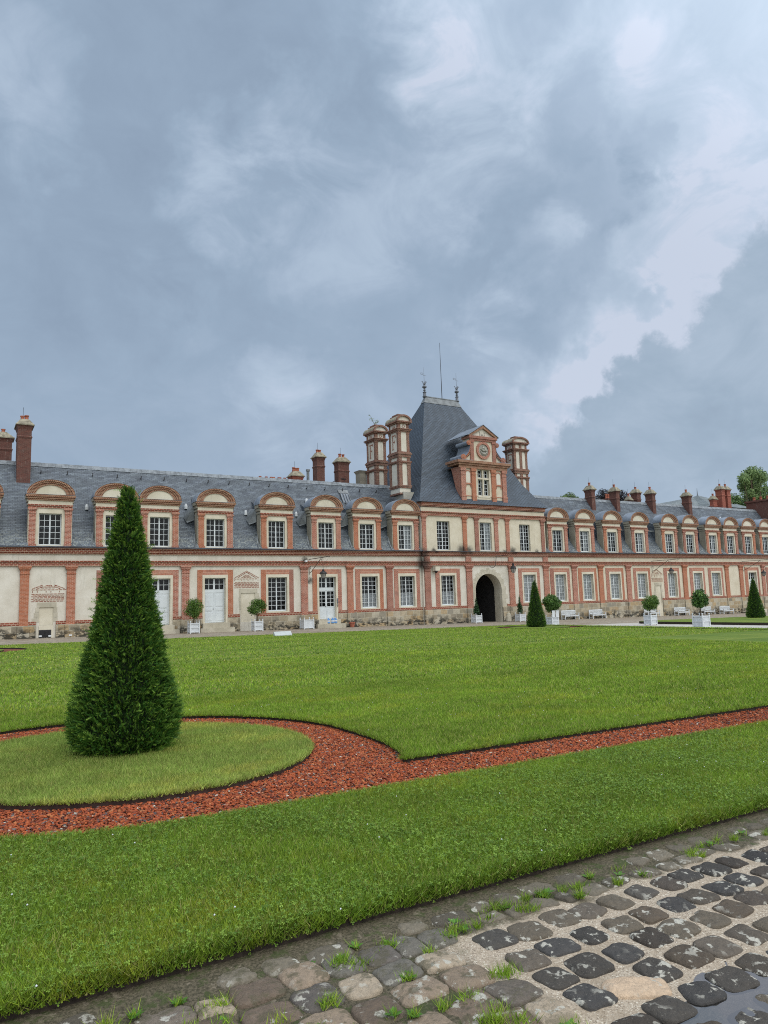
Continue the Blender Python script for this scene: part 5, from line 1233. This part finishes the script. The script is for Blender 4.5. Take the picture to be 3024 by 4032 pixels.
# puddle
def water_mat():
    m, t = material('puddle_water'); p = pos(t); n = t.noise(p, 12, 3, .5)
    bp = t.new('ShaderNodeBump', i_Strength=.03, i_Distance=.01, i_Height=n); fr = t.new('ShaderNodeFresnel', i_0=1.7)
    tr = t.new('ShaderNodeBsdfTransparent', i_0=(.55, .55, .55)); gl = t.new('ShaderNodeBsdfGlossy', i_0=(1, 1, 1), i_1=.03); t.l.new(bp.outputs[0], gl.inputs['Normal'])
    mx = t.new('ShaderNodeMixShader', i_0=t.math('MULTIPLY', t.math('ADD', fr.outputs[0], .12), 1.0, clamp=True), i_1=tr.outputs[0], i_2=gl.outputs[0]); t.new('ShaderNodeOutputMaterial', i_0=mx.outputs[0]); return m
pp = []
for i in range(64):
    a = 2*math.pi*i/64; r = 1+.16*math.sin(3*a+1)+.1*math.sin(7*a)+.06*math.sin(11*a+2); pp.append((3.3+1.15*r*math.cos(a), 1.55+.85*r*math.sin(a)))
me = bpy.data.meshes.new('puddle'); me.from_pydata([(x, y, gz(x, y)-.098) for x, y in pp], [], [list(range(64))]); me.materials.append(water_mat()); tag(link(bpy.data.objects.new('puddle', me)), kind='structure')
# weeds in the joints
Vs, Fs, Cs = [], [], []; off = 0
wx = []
for _ in range(130):
    if RNG.random() < .62: x, y = RNG.uniform(.1, 2.25), RNG.uniform(2.0, 3.35)
    else: x, y = RNG.uniform(2.2, 8), RNG.uniform(3.16, 3.36)
    wx.append((x, y))
for x, y in wx:
    n = int(RNG.uniform(15, 90)); s = RNG.uniform(.012, .035); P_ = np.stack([x+RNG.normal(0, s, n), y+RNG.normal(0, s*.7, n)], 1); P_ = np.c_[P_, gz(P_[:, 0], P_[:, 1])-.085]; add(*blades(P_, RNG.uniform(.03, .055), .005, 1.0, grass_col(n, P_, GA*1.1, GB*1.25, .1)))
tag(fast_mesh('joint_weeds', np.concatenate(Vs), np.concatenate(Fs), MT['blade'], col=np.concatenate(Cs)), kind='stuff')
Vs, Fs, Cs = [], [], []; off = 0
for x, y in wx[::3]+[(2.35, 3.30), (3.05, 3.32), (3.6, 3.28), (1.5, 3.3)]:
    n = 14; a = RNG.uniform(0, 6.28, n); L = RNG.uniform(.02, .045, n)
    for i in range(n):
        d = np.array([math.cos(a[i]), math.sin(a[i]), .35]); sd2 = np.array([-math.sin(a[i]), math.cos(a[i]), 0])*L[i]*.22; b = np.array([x, y, gz(x, y)-.08]); add(np.array([b, b+d*L[i]*.6+sd2, b+d*L[i], b+d*L[i]*.6-sd2]), np.array([[0, 1, 2, 3]]), np.tile(np.array([.09, .21, .03])*RNG.uniform(.7, 1.3), (4, 1)))
tag(fast_mesh('rosette_weeds', np.concatenate(Vs), np.concatenate(Fs), MT['leaf'], col=np.concatenate(Cs)), kind='stuff')
# ------------------------------------------------------------------ clipped yews
def yew(loc, H, prof, label, n_spray, ln, group=None, needles=9, stragglers=0, wid=.0055, seed=1):
    rng = np.random.default_rng(seed); t = thing('clipped_yew', loc, label, 'topiary tree', group); base = np.array(loc)
    zs = np.array([p[0] for p in prof])*H; rs = np.array([p[1] for p in prof])
    def rad_(z): return np.interp(z, zs, rs)
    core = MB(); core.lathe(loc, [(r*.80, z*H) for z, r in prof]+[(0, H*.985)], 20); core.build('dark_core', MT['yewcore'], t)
    MB().tube([(loc[0], loc[1], loc[2]-.05), (loc[0], loc[1], loc[2]+H*.4)], .06, 8).build('trunk', MT['bark'], t)
    # area-weighted heights
    zz = np.linspace(0, H, 400); w = rad_(zz)+.02; cdf = np.cumsum(w)/w.sum(); z = np.interp(rng.random(n_spray), cdf, zz); a = rng.uniform(0, 2*np.pi, n_spray)
    lump = 1+.03*np.sin(a*5+z*6)+.03*np.sin(a*11-z*13)+.03*np.sin(a*7+z*23)
    dep = rng.random(n_spray)**.7; r = rad_(z)*lump*(.80+.20*dep)-ln*.35
    O = np.stack([r*np.cos(a), r*np.sin(a), z], 1)
    out = np.stack([np.cos(a), np.sin(a), np.zeros(n_spray)], 1); upb = rng.uniform(-.05, .95, n_spray); d = out*rng.uniform(.5, 1.0, (n_spray, 1))+np.stack([np.zeros(n_spray)]*2+[upb], 1)+rng.normal(0, .28, (n_spray, 3))
    topk = z > H*.97; d[topk] += [0, 0, 1.2]
    L = ln*rng.uniform(.6, 1.3, n_spray); fresh = rng.random(n_spray)**2.8
    if stragglers:
        m = stragglers; zs2 = np.interp(rng.random(m), cdf, zz); zs2[:m//3] = rng.uniform(0, H*.4, m//3); a2 = rng.uniform(0, 2*np.pi, m); r2 = rad_(zs2)*.95
        O = np.r_[O, np.stack([r2*np.cos(a2), r2*np.sin(a2), zs2], 1)]; d2 = np.stack([np.cos(a2), np.sin(a2), rng.uniform(-.1, .9, m)], 1)+rng.normal(0, .15, (m, 3)); d = np.r_[d, d2]; L = np.r_[L, ln*rng.uniform(1.3, 2.4, m)]; fresh = np.r_[fresh, rng.uniform(.5, 1, m)]
    d /= np.linalg.norm(d, axis=1)[:, None]; N = len(O); s = np.cross(d, rng.normal(0, 1, (N, 3))); s /= np.linalg.norm(s, axis=1)[:, None]; nrm = np.cross(d, s)
    V = []; C = []
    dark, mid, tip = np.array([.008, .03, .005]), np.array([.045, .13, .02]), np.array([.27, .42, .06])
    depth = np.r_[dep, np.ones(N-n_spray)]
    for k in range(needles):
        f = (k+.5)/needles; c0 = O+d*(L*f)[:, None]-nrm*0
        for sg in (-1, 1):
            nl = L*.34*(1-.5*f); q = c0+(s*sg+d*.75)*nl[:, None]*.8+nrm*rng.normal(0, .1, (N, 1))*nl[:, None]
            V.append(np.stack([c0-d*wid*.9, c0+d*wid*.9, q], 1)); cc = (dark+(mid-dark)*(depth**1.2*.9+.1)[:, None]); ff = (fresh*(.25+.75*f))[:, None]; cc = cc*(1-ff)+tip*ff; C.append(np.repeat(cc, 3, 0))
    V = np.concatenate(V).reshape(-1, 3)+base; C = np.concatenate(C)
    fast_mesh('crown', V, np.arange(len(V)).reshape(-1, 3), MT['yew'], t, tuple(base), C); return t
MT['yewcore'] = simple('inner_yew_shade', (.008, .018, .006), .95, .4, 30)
PROF1 = [(0, .50), (.03, .575), (.08, .63), (.15, .62), (.28, .51), (.41, .415), (.54, .33), (.67, .262), (.80, .19), (.90, .125), (.955, .095), (.985, .08), (1.0, .05)]
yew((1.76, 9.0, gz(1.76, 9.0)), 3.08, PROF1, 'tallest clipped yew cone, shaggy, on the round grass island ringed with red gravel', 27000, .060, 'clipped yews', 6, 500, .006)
P2_ = [(0, .60), (.03, .70), (.1, .70), (.3, .56), (.5, .42), (.7, .29), (.85, .19), (.95, .11), (1, .04)]
yew((35.1, 38.0, gz(35.1, 38.0)), 3.2, [(a, b*.97) for a, b in P2_], 'smooth clipped yew cone at the far lawn corner, right of the arched gateway', 7000, .10, 'clipped yews', 4, 0, .012, 2)
yew((61.5, 38.2, gz(61.5, 38.2)), 3.45, [(a, b*1.12) for a, b in P2_], 'smooth clipped yew cone at the right edge, in front of the grey door', 6500, .11, 'clipped yews', 4, 0, .014, 3)

def leaf_cloud(name, par, centers, n, size, colA, colB, mat, org, seed=0, squash=1.0, dark_in=.6):
    """leaf-sized quads through the volume of several overlapping clumps; centers = (x,y,z,r)"""
    rng = np.random.default_rng(seed); cs = np.array(centers, float); w = cs[:, 3]**2; k = rng.choice(len(cs), n, p=w/w.sum())
    u = rng.normal(0, 1, (n, 3)); u /= np.linalg.norm(u, axis=1)[:, None]; rr = rng.random(n)**.45; P = cs[k, :3]+u*(cs[k, 3]*rr)[:, None]*np.array([1, 1, squash])
    nr = u+rng.normal(0, .7, (n, 3))+np.array([0, 0, .3]); nr /= np.linalg.norm(nr, axis=1)[:, None]; t1 = np.cross(nr, rng.normal(0, 1, (n, 3))); t1 /= np.linalg.norm(t1, axis=1)[:, None]; t2 = np.cross(nr, t1)
    s = size*rng.uniform(.6, 1.3, n)[:, None]; V = np.stack([P-t1*s, P-t2*s*.45, P+t1*s, P+t2*s*.45], 1).reshape(-1, 3)
    f = rng.random((n, 1))**1.5; c = np.array(colA)*(1-f)+np.array(colB)*f; hue = rng.uniform(.85, 1.15, (len(cs), 1))[k]; c = c*hue
    fast_mesh(name, V, np.arange(4*n).reshape(n, 4), MT[mat], par, org, np.repeat(c, 4, 0))
# ------------------------------------------------------------------ planters
def planter_box(t, o, w, h, style='panel', lift=0.0):
    """white Versailles tub: corner posts with ball finials, slatted sides, feet"""
    x, y, z = o; b = MB(); a = w/2
    for sx in (-1, 1):
        for sy in (-1, 1): b.box(x+sx*a-.04, x+sx*a+.04, y+sy*a-.04, y+sy*a+.04, z, z+h+.02)
    bd = MB(); iw = a-.02
    bd.box(x-iw, x+iw, y-iw, y+iw, z+.10, z+h-.08); bx = bd.build('box', MT['white'], t)
    ps = MB()
    for sx in (-1, 1):
        for sy in (-1, 1): ps.box(x+sx*a-.04, x+sx*a+.04, y+sy*a-.04, y+sy*a+.04, z, z+h).cut()
    ps.each('corner_post', MT['white'], t)
    r = MB()
    for zz in (z+.08, z+h-.10) if style == 'slat' else (z+.08, z+h*.52, z+h-.10):
        r.box(x-a+.04, x+a-.04, y-a-.035, y-a-.0, zz, zz+.06); r.box(x-a+.04, x+a-.04, y+a, y+a+.035, zz, zz+.06); r.box(x-a-.035, x-a, y-a+.04, y+a-.04, zz, zz+.06); r.box(x+a, x+a+.035, y-a+.04, y+a-.04, zz, zz+.06)
    r.build('rail', MT['white'], t)
    s = MB(); n = 8
    for i in range(n):
        f0 = -a+.05+(2*a-.1)*i/n; f1 = f0+(2*a-.1)/n-.018
        s.box(x+f0, x+f1, y-a+.002, y-a+.022, z+.1, z+h-.09); s.box(x-a+.002, x-a+.022, y+f0, y+f1, z+.1, z+h-.09)
    s.build('slats', MT['white'], bx)
    fb = MB()
    for sx in (-1, 1):
        for sy in (-1, 1): c = (x+sx*a, y+sy*a, z+h); fb.lathe(c, [(.03, 0), (.02, .03), (.045, .055), (.05, .09), (.03, .125), (0, .135)], 10).cut()
    fb.each('ball_finial', MT['white'], t)
    MB().box(x-a+.05, x+a-.05, y-a+.05, y+a-.05, z+h-.078, z+h-.06).build('soil', MT['soil'], t)
def ball_tree(pos_, label, w=.64, h=.8, cr=.68, trunk=.45, seed=0, colA=(.04, .10, .018), colB=(.17, .28, .05), extra=(), ls=.055, n=4200, group='potted round trees', boards=False, rz=0):
    x, y, z = pos_; t = thing('potted_tree', pos_, label, 'potted tree', group); planter_box(t, pos_, w, h)
    cr = cr*1.3; zc = z+h+trunk+cr*.62; rng = random.Random(seed)
    MB().tube([(x, y, z+h-.1), (x+.01, y, z+h+trunk*.6), (x, y+.01, zc)], [.04, .035, .03], 8).build('trunk', MT['bark'], t)
    cl = [(x, y, zc, cr*.78)]
    for i in range(15):
        a, b = rng.uniform(0, 6.28), rng.uniform(-1, 1); q = math.sqrt(1-b*b); cl.append((x+cr*.58*q*math.cos(a), y+cr*.58*q*math.sin(a), zc+cr*.52*b, cr*rng.uniform(.34, .46)))
    for e in extra: cl.append((x+e[0], y+e[1], zc+e[2], e[3]))
    leaf_cloud('crown', t, cl, n, ls, colA, colB, 'leaf', pos_, seed, .95)
    if boards:
        b = MB(); b.box(x-.36, x-.06, y-.40, y-.37, z+h-.05, z+h+.48).cut(); b.box(x+.02, x+.34, y-.40, y-.37, z+h-.05, z+h+.50); b.each('white_board', MT['white'], t)
    return t
G_ = lambda x, y, d=0.0: (x, y, float(gh(x, y))+d)
ball_tree(G_(15.15, 53.0), 'round potted tree left of the closed grey double door, on the paving', seed=1, cr=.72)
ball_tree(G_(20.15, 53.1), 'round potted tree in front of the blocked doorway under the brick pediment', seed=2, cr=.66)
ball_tree(G_(40.25, 41.75), 'dense round potted tree beside the far yew cone, two white boards standing in its tub', seed=3, cr=.66, boards=True, colA=(.04, .10, .02), colB=(.15, .26, .06), ls=.08, trunk=.5, h=.78)
ball_tree(G_(45.75, 36.9), 'round potted tree on the pale avenue, with a bench half hidden behind it', seed=4, cr=.60, trunk=.45, w=.62)
ball_tree(G_(41.55, 29.55), 'irregular potted tree nearest the lawn edge, in the widest white tub', seed=5, cr=.50, trunk=.55, extra=((.2, 0, .5, .28), (-.35, .1, .1, .26), (.42, 0, -.05, .25), (-.1, 0, .42, .3)), ls=.07, w=.70, h=.86, colA=(.03, .085, .02), colB=(.14, .25, .05))
def cone_pot(pos_, label, H, seed):
    x, y, z = pos_; t = thing('potted_conifer', pos_, label, 'potted conifer', 'potted conifers at the gateway'); planter_box(t, pos_, .66, .76)
    cl = [(x, y, z+.85+H*f, .30*(1-f)+.05) for f in np.linspace(.05, .98, 12)]; rng = random.Random(seed); cl += [(x+rng.uniform(-.12, .12), y+rng.uniform(-.12, .12), z+.9+H*rng.uniform(0, .5), .17) for _ in range(6)]
    MB().tube([(x, y, z+.7), (x, y, z+1.2)], .04, 6).build('trunk', MT['bark'], t); leaf_cloud('crown', t, cl, 1900, .05, (.012, .045, .016), (.05, .12, .04), 'leaf', pos_, seed)
cone_pot(G_(41.75, 53.2), 'small dark potted conifer left of the arched passage', 1.5, 1); cone_pot(G_(47.2, 53.3), 'small dark potted conifer right of the arched passage', 1.7, 2)
t = thing('planter', G_(24.6, 53.6), 'empty white slatted planter tub left of the glazed door', 'planter'); planter_box(t, G_(24.6, 53.6), .82, .80, 'slat')
# ------------------------------------------------------------------ benches
def bench(pos_, label):
    x, y, z = pos_; t = thing('garden_bench', pos_, label, 'bench', 'white benches along the wing'); W_ = 2.0; a = W_/2
    L = MB()
    for sx in (-1, 1):
        L.box(x+sx*(a-.04)-.035, x+sx*(a-.04)+.035, y-.30, y-.23, z, z+.62).cut(); L.box(x+sx*(a-.04)-.035, x+sx*(a-.04)+.035, y+.22, y+.29, z, z+.95).cut()
    L.each('leg', MT['white'], t)
    s = MB()
    for i in range(5): s.box(x-a+.04, x+a-.04, y-.30+i*.105, y-.30+i*.105+.085, z+.42, z+.445)
    s.box(x-a+.08, x+a-.08, y-.285, y-.255, z+.33, z+.42); s.build('seat', MT['white'], t)
    b = MB(); b.box(x-a+.08, x+a-.08, y+.235, y+.275, z+.86, z+.95); b.box(x-a+.08, x+a-.08, y+.235, y+.275, z+.50, z+.56)
    for i in range(17): xx = x-a+.13+i*(W_-.26)/16; b.box(xx-.03, xx+.03, y+.245, y+.265, z+.56, z+.86)
    b.build('backrest', MT['white'], t)
    A = MB()
    for sx in (-1, 1): A.box(x+sx*(a-.04)-.045, x+sx*(a-.04)+.045, y-.34, y+.22, z+.62, z+.655).cut()
    A.each('armrest', MT['white'], t)
    R_ = MB()
    for sx in (-1, 1): R_.box(x+sx*(a-.04)-.02, x+sx*(a-.04)+.02, y-.23, y+.22, z+.14, z+.19).cut()
    R_.each('stretcher', MT['white'], t)
    return t
b0 = bench(G_(54.6, 54.0), 'white bench half hidden by the round tree with white boards')
for x, lab in ((58.6, 'white bench second from the gate pavilion, standing clear of any tree'), (67.3, 'white bench behind the round tree on the pale avenue'),
               (72.5, 'white bench between the two potted trees on the avenue side'), (77.3, 'white bench behind the irregular tree in the widest tub'), (81.0, 'last white bench towards the right, before the blank wall panel')):
    c = copy_tree(b0); c.location = G_(x, 54.0); c['label'] = lab
# ------------------------------------------------------------------ lanterns on long iron brackets
def wall_lantern(xw, z0, arm, lx, lz, label, y0=D, group='lanterns on wall brackets'):
    t = thing('wall_lantern', (xw, y0, z0), label, 'lantern', group); n0 = Vector((xw, y0, z0))
    dx = lx-xw
    b = MB(); b.tube([(xw, y0, z0), (xw+dx*1.0, y0-arm, z0+.03)], .028, 6); b.tube([(xw, y0-.05, z0-1.15), (xw+dx*.15, y0-.4, z0-1.05), (xw+dx*.3, y0-arm*.45, z0-.35), (xw+dx*.45, y0-arm*.62, z0)], .024, 6)
    b.tube([(xw, y0-.02, z0-1.3), (xw, y0-.02, z0-.7), (xw, y0-.12, z0-.55), (xw, y0-.26, z0-.6), (xw, y0-.28, z0-.78), (xw, y0-.16, z0-.84)], .02, 6)
    b.tube([(xw+dx*.5, y0-arm*.66, z0-.02), (xw+dx*.52, y0-arm*.70, z0-.16), (xw+dx*.5, y0-arm*.64, z0-.22), (xw+dx*.47, y0-arm*.61, z0-.12)], .016, 5)
    b.build('bracket', MT['iron'], t)
    ly = y0-arm*.68; lx_ = xw+dx*.68
    w = MB(); w.tube([(xw+dx*.55, y0-arm*.58, z0), (lx_, ly, lz+1.0)], .007, 4); w.tube([(xw+dx*.98, y0-arm*.97, z0), (lx_, ly, lz+1.0)], .007, 4); w.tube([(lx_, ly, lz+1.02), (lx_, ly, lz+.72)], .012, 4); w.build('chain', MT['iron'], t)
    c = (lx_, ly, lz); r = MB(); r.lathe(c, [(.30, .34), (.31, .37), (.26, .46), (.14, .55), (.09, .57), (.09, .64), (.11, .66), (.04, .72), (0, .74)], 12); r.build('lantern_roof', MT['iron'], t)
    g = MB(); g.lathe(c, [(.13, 0), (.26, .34)], 6, 0, False); g.build('lantern_glass', MT['lanternglass'], t)
    f = MB()
    for i in range(6): a = 2*math.pi*i/6; f.tube([(c[0]+.13*math.cos(a), c[1]+.13*math.sin(a), lz), (c[0]+.265*math.cos(a), c[1]+.265*math.sin(a), lz+.34)], .014, 4)
    f.lathe(c, [(0, -.06), (.06, -.04), (.15, -.01), (.15, .02), (.12, .02)], 12); f.build('lantern_frame', MT['iron'], t)
MT['lanternglass'] = simple('milky_lantern_glass', (.28, .27, .25), .2, .3, 10, 0, .5)
wall_lantern(25.4, 5.06, 3.75, 25.5, 3.40, 'lantern on a long iron bracket, hanging before the glazed door')
wall_lantern(68.75, 5.0, 3.7, 68.85, 3.42, 'lantern on a bracket over the white benches, beside the small brick pediment')
wall_lantern(86.2, 5.0, 3.9, 86.3, 3.05, 'rightmost bracket lantern, in front of the door near the right edge')
t = thing('wall_lantern', (45.3, YP, 5.4), 'lantern slung to the right of the gateway arch from a curled iron bracket', 'lantern', 'lanterns on wall brackets')
MB().tube([(45.3, YP-.3, 5.45), (45.1, YP-.4, 4.9), (44.95, YP-.45, 4.45), (44.75, YP-.4, 4.28), (44.5, YP-.3, 4.35), (44.42, YP-.2, 4.5)], .025, 6).tube([(45.3, YP-.02, 5.45), (45.3, YP-.3, 5.45), (46.5, YP-1.0, 5.5)], .02, 5).build('bracket', MT['iron'], t)
MB().tube([(46.5, YP-1.0, 5.5), (46.85, YP-.9, 4.75)], .008, 4).build('chain', MT['iron'], t)
c = (46.85, YP-.9, 3.75); MB().lathe(c, [(.30, .40), (.32, .44), (.22, .62), (.10, .72), (.10, .85), (.13, .88), (.04, .95), (0, 1.0)], 6, 0, False).build('lantern_roof', MT['iron'], t)
MB().lathe(c, [(.15, 0), (.28, .40)], 6, 0, False).build('lantern_glass', MT['lanternglass'], t)
m = MB()
for i in range(6): a = 2*math.pi*i/6; m.tube([(c[0]+.15*math.cos(a), c[1]+.15*math.sin(a), c[2]), (c[0]+.285*math.cos(a), c[1]+.285*math.sin(a), c[2]+.4)], .014, 4)
m.build('lantern_frame', MT['iron'], t)
# ------------------------------------------------------------------ small things by the walls
t = thing('security_camera', (38.0, YP, 3.9), 'cream camera housing with black dome beside the pavilion corner', 'camera')
MB().box(37.75, 38.25, YP-.62, YP, 4.02, 4.42).box(37.72, 38.28, YP-.65, YP-.0, 4.42, 4.45).build('housing', MT['cctv'], t); MB().lathe((38.0, YP-.34, 3.82), [(0, -.02), (.10, .02), (.15, .1), (.15, .2)], 14).build('dome', MT['blackgloss'], t)
t = thing('floodlight', (24.95, D, 5.0), 'small white floodlight on the wall beside the lantern bracket', 'light'); MB().box(24.85, 25.02, D-.5, D-.3, 4.82, 4.98).build('lamp_head', MT['white'], t); MB().tube([(24.95, D, 5.0), (24.95, D-.35, 4.95)], .03, 6).build('arm', MT['iron'], t)
t = thing('door_intercom', (28.3, D, 1.6), 'grey intercom box at the right of the glazed door', 'intercom'); MB().box(27.93, 28.03, D-.09, D-.055, 1.35, 1.75).build('panel', MT['bronze'], t); MB().tube([(27.98, D-.1, 1.35), (27.98, D-.13, 1.2), (27.98, D-.1, 1.05)], .03, 6).build('handset', MT['iron'], t)
zb = .02+gf(27)*0+.10
labs = ['blue water bottle on the doorstep, leftmost of the three', 'blue water bottle on the doorstep, middle of the three', 'blue water bottle on the doorstep, rightmost of the three']
for i, x in enumerate((26.95, 27.32, 27.62)):
    y = D-.32-(.0, .06, 0)[i]; z = -.30+.02; z = gf(27.1)+(.12-gf(27.1))*.5-.02
    t = thing('water_bottle', (x, y, z), labs[i], 'water bottle', 'water bottles on the doorstep'); MB().lathe((x, y, z), [(0, 0), (.16, 0), (.165, .05), (.155, .1), (.165, .15), (.155, .2), (.165, .25), (.15, .32), (.05, .40), (.04, .46)], 14).build('body', MT['bluebottle'], t); MB().lathe((x, y, z), [(.05, .45), (.05, .5), (0, .5)], 10).build('cap', MT['white'], t)
    MB().lathe((x, y, z), [(.168, .13), (.168, .24)], 14).build('paper_label', MT['white'], t)
t = thing('flower_pot', G_(29.1, 54.2), 'terracotta pot at the foot of the wall, right of the glazed door', 'flower pot'); MB().lathe(G_(29.1, 54.2), [(0, 0), (.17, 0), (.24, .36), (.27, .36), (.27, .44), (.22, .44), (.20, .36)], 16).build('pot', MT['terra'], t)
MB().lathe(G_(29.1, 54.2), [(0, .38), (.21, .38)], 16).build('soil', MT['soil'], t)
t = thing('stone_sign', (16.9, 40.3, gz(16.9, 40.3)), 'low pale slab sign at the far edge of the lawn', 'sign'); x, y, z = 16.9, 40.3, gz(16.9, 40.3)
MB().prism_x([(y-.14, z-.02), (y+.14, z-.02), (y+.14, z+.26), (y+.08, z+.26), (y-.14, z+.05)], x-.55, x+.55).build('slab', MT['signwhite'], t); MB().box(x-.6, x+.6, y-.16, y+.16, z-.05, z-.015).build('foot', MT['lead'], t)
MT_s = MT['signwhite'] if 'signwhite' in MT else None
for i, x in enumerate((5.0, 5.6, 6.9, 9.9)):
    t = thing('ground_spotlight', (x, D-.45, gf(x)), ('small white spotlight at the wall foot, left of the blocked doorway', 'small white spotlight just left of the cellar doorstep', 'small white spotlight just right of the cellar grille', 'small white spotlight at the wall foot behind the tall yew')[i], 'spotlight', 'ground spotlights')
    MB().box(x-.09, x+.09, D-.52, D-.38, gf(x)+.1, gf(x)+.2).build('lamp_head', MT['white'], t); MB().tube([(x, D-.45, gf(x)), (x, D-.45, gf(x)+.12)], .02, 5).build('stem', MT['iron'], t)
# ------------------------------------------------------------------ trees and roofs beyond
def far_tree(name, pos_, label, cl, n, size, cA, cB, seed, group='trees beyond the roofs'):
    t = thing(name, pos_, label, 'tree', group); x, y, z = pos_; tr = MB(); top = max(c[2] for c in cl); rng = random.Random(seed)
    tr.tube([(x, y, z), (x, y, z+(top-z)*.55), (x+.4, y, top)], [.5, .32, .1], 8)
    for c in cl: tr.tube([(x, y, z+(c[2]-z)*.55), ((x+c[0])/2, (y+c[1])/2, (z+c[2]*2)/3+.5), (c[0], c[1], c[2])], [.2, .13, .05], 5)
    tr.build('trunk', MT['bark'], t); leaf_cloud('crown', t, cl, n, size, cA, cB, 'leaf', pos_, seed)
T = D+30
def C_(lst, T=T): return [(a, T+b, c, r) for a, b, c, r in lst]
g1, g2 = (.10, .17, .06), (.34, .46, .18)
far_tree('tall_tree', (138.6, T, -3), 'airy tall tree beyond the roofs near the right edge, sky showing through', C_([(136.5, 0, 23.6, 1.3), (137.6, 1, 22.3, 1.2), (139.5, 0, 25.0, 1.5), (141.0, -1, 24.2, 1.4), (139.2, 1, 22.8, 1.3), (140.6, 0, 22.0, 1.2), (138.0, 0, 20.9, 1.0), (142.2, 1, 22.8, 1.1), (139.2, 0, 20.0, .9)]), 5200, .23, g1, g2, 1)
far_tree('tall_tree', (146, T+4, -3), 'fuller tall tree cut by the right edge of the picture', C_([(144.6, 4, 25.2, 1.8), (147, 4, 25.5, 2.4), (145.0, 4, 22.8, 1.9), (148, 4, 23, 3), (143.6, 4, 20.5, 2.2), (147, 4, 20, 3), (150, 4, 21, 3)]), 6500, .25, g1, (.22, .31, .12), 2)
far_tree('bushy_tree', (134.5, T+2, -3), 'low bushy tree behind the twin red chimneys', C_([(132.5, 2, 18.8, 1.6), (135, 2, 19.2, 1.8), (137.2, 2, 18.6, 1.7), (133.5, 2, 16.5, 2.2), (136.5, 2, 16.5, 2.4), (139, 2, 17.5, 1.8)]), 5500, .24, (.07, .13, .05), (.2, .3, .1), 3)
far_tree('copper_beech', (98, T, -3), 'dark purple-leaved tree behind the second roof chimney', C_([(93.6, 0, 17.2, 1.0), (95.4, 0, 18.2, 1.3), (97, 0, 17.4, 1.2), (99.5, 0, 18.0, 1.5), (100.8, 0, 17.2, 1.0), (96, 0, 16.6, 1.6), (94.3, 0, 16.2, 1.5), (99.5, 0, 16.4, 1.6)]), 6000, .17, (.018, .018, .022), (.06, .055, .06), 4)
far_tree('round_tree', (87.2, T, -3), 'pale green rounded treetop just over the ridge, right of the gate pavilion', C_([(87.2, 0, 17.3, 1.1), (86, 0, 16.8, 1.1), (88.4, 0, 16.8, 1.0), (87.2, 0, 16.2, 1.6)]), 3500, .16, (.07, .12, .04), (.22, .30, .11), 5)
# shrublet sprouting from the rear stack
t = thing('chimney_weed', (35.9, D+6.2, 19.0), 'small green bush growing out of the left rear decorated chimney', 'plant'); leaf_cloud('foliage', t, [(35.5, D+6.2, 19.7, .28), (35.95, D+6.2, 19.45, .25), (36.2, D+6.2, 19.6, .2), (35.3, D+6.2, 20.05, .15)], 90, .075, (.22, .28, .18), (.4, .48, .34), 'leaf', (35.9, D+6.2, 19.0), 6)
MB().tube([(35.9, D+6.2, 19.0), (35.7, D+6.2, 19.4), (35.4, D+6.2, 20.0)], .02, 4).build('stem', MT['bark'], t)
rear = thing('rear_building', (103, D+20, -3), 'far building with mossy slate pyramid roof showing above the east wing ridge', 'building')
m = MB(); ap = (106.8, D+20, 17.4); e = [(101.5, D+14, 14.6), (112, D+14, 14.6), (112, D+26, 14.6), (101.5, D+26, 14.6)]
for i in range(4): m.face([e[i], e[(i+1) % 4], ap])
m.face([(92, D+16, 14.3), (102.5, D+16, 14.6), (105.5, D+20, 17.0), (96.5, D+20, 15.5)]); m.face([(92, D+24, 14.3), (96.5, D+20, 15.5), (105.5, D+20, 17.0), (102.5, D+24, 14.6)][::1]); m.face([(92, D+24, 14.3), (92, D+16, 14.3), (96.5, D+20, 15.5)])
m.face([(114.6, D+17, 14.8), (121, D+17, 14.8), (117.4, D+20, 16.4)]); m.face([(114.6, D+23, 14.8), (114.6, D+17, 14.8), (117.4, D+20, 16.4)]); m.face([(121, D+17, 14.8), (121, D+23, 14.8), (117.4, D+20, 16.4)])
m.build('roof', MT['slate_far'], rear); MB().box(92.3, 111.8, D+16.2, D+24, -3, 14.35).box(114.8, 120.8, D+17.2, D+22.8, -3, 14.75).build('wall', MT['cream'], rear)
MB().tube([(106.8, D+20, 17.3), (106.8, D+20, 18.6)], [.09, .02], 6).build('finial', MT['bronze'], rear)
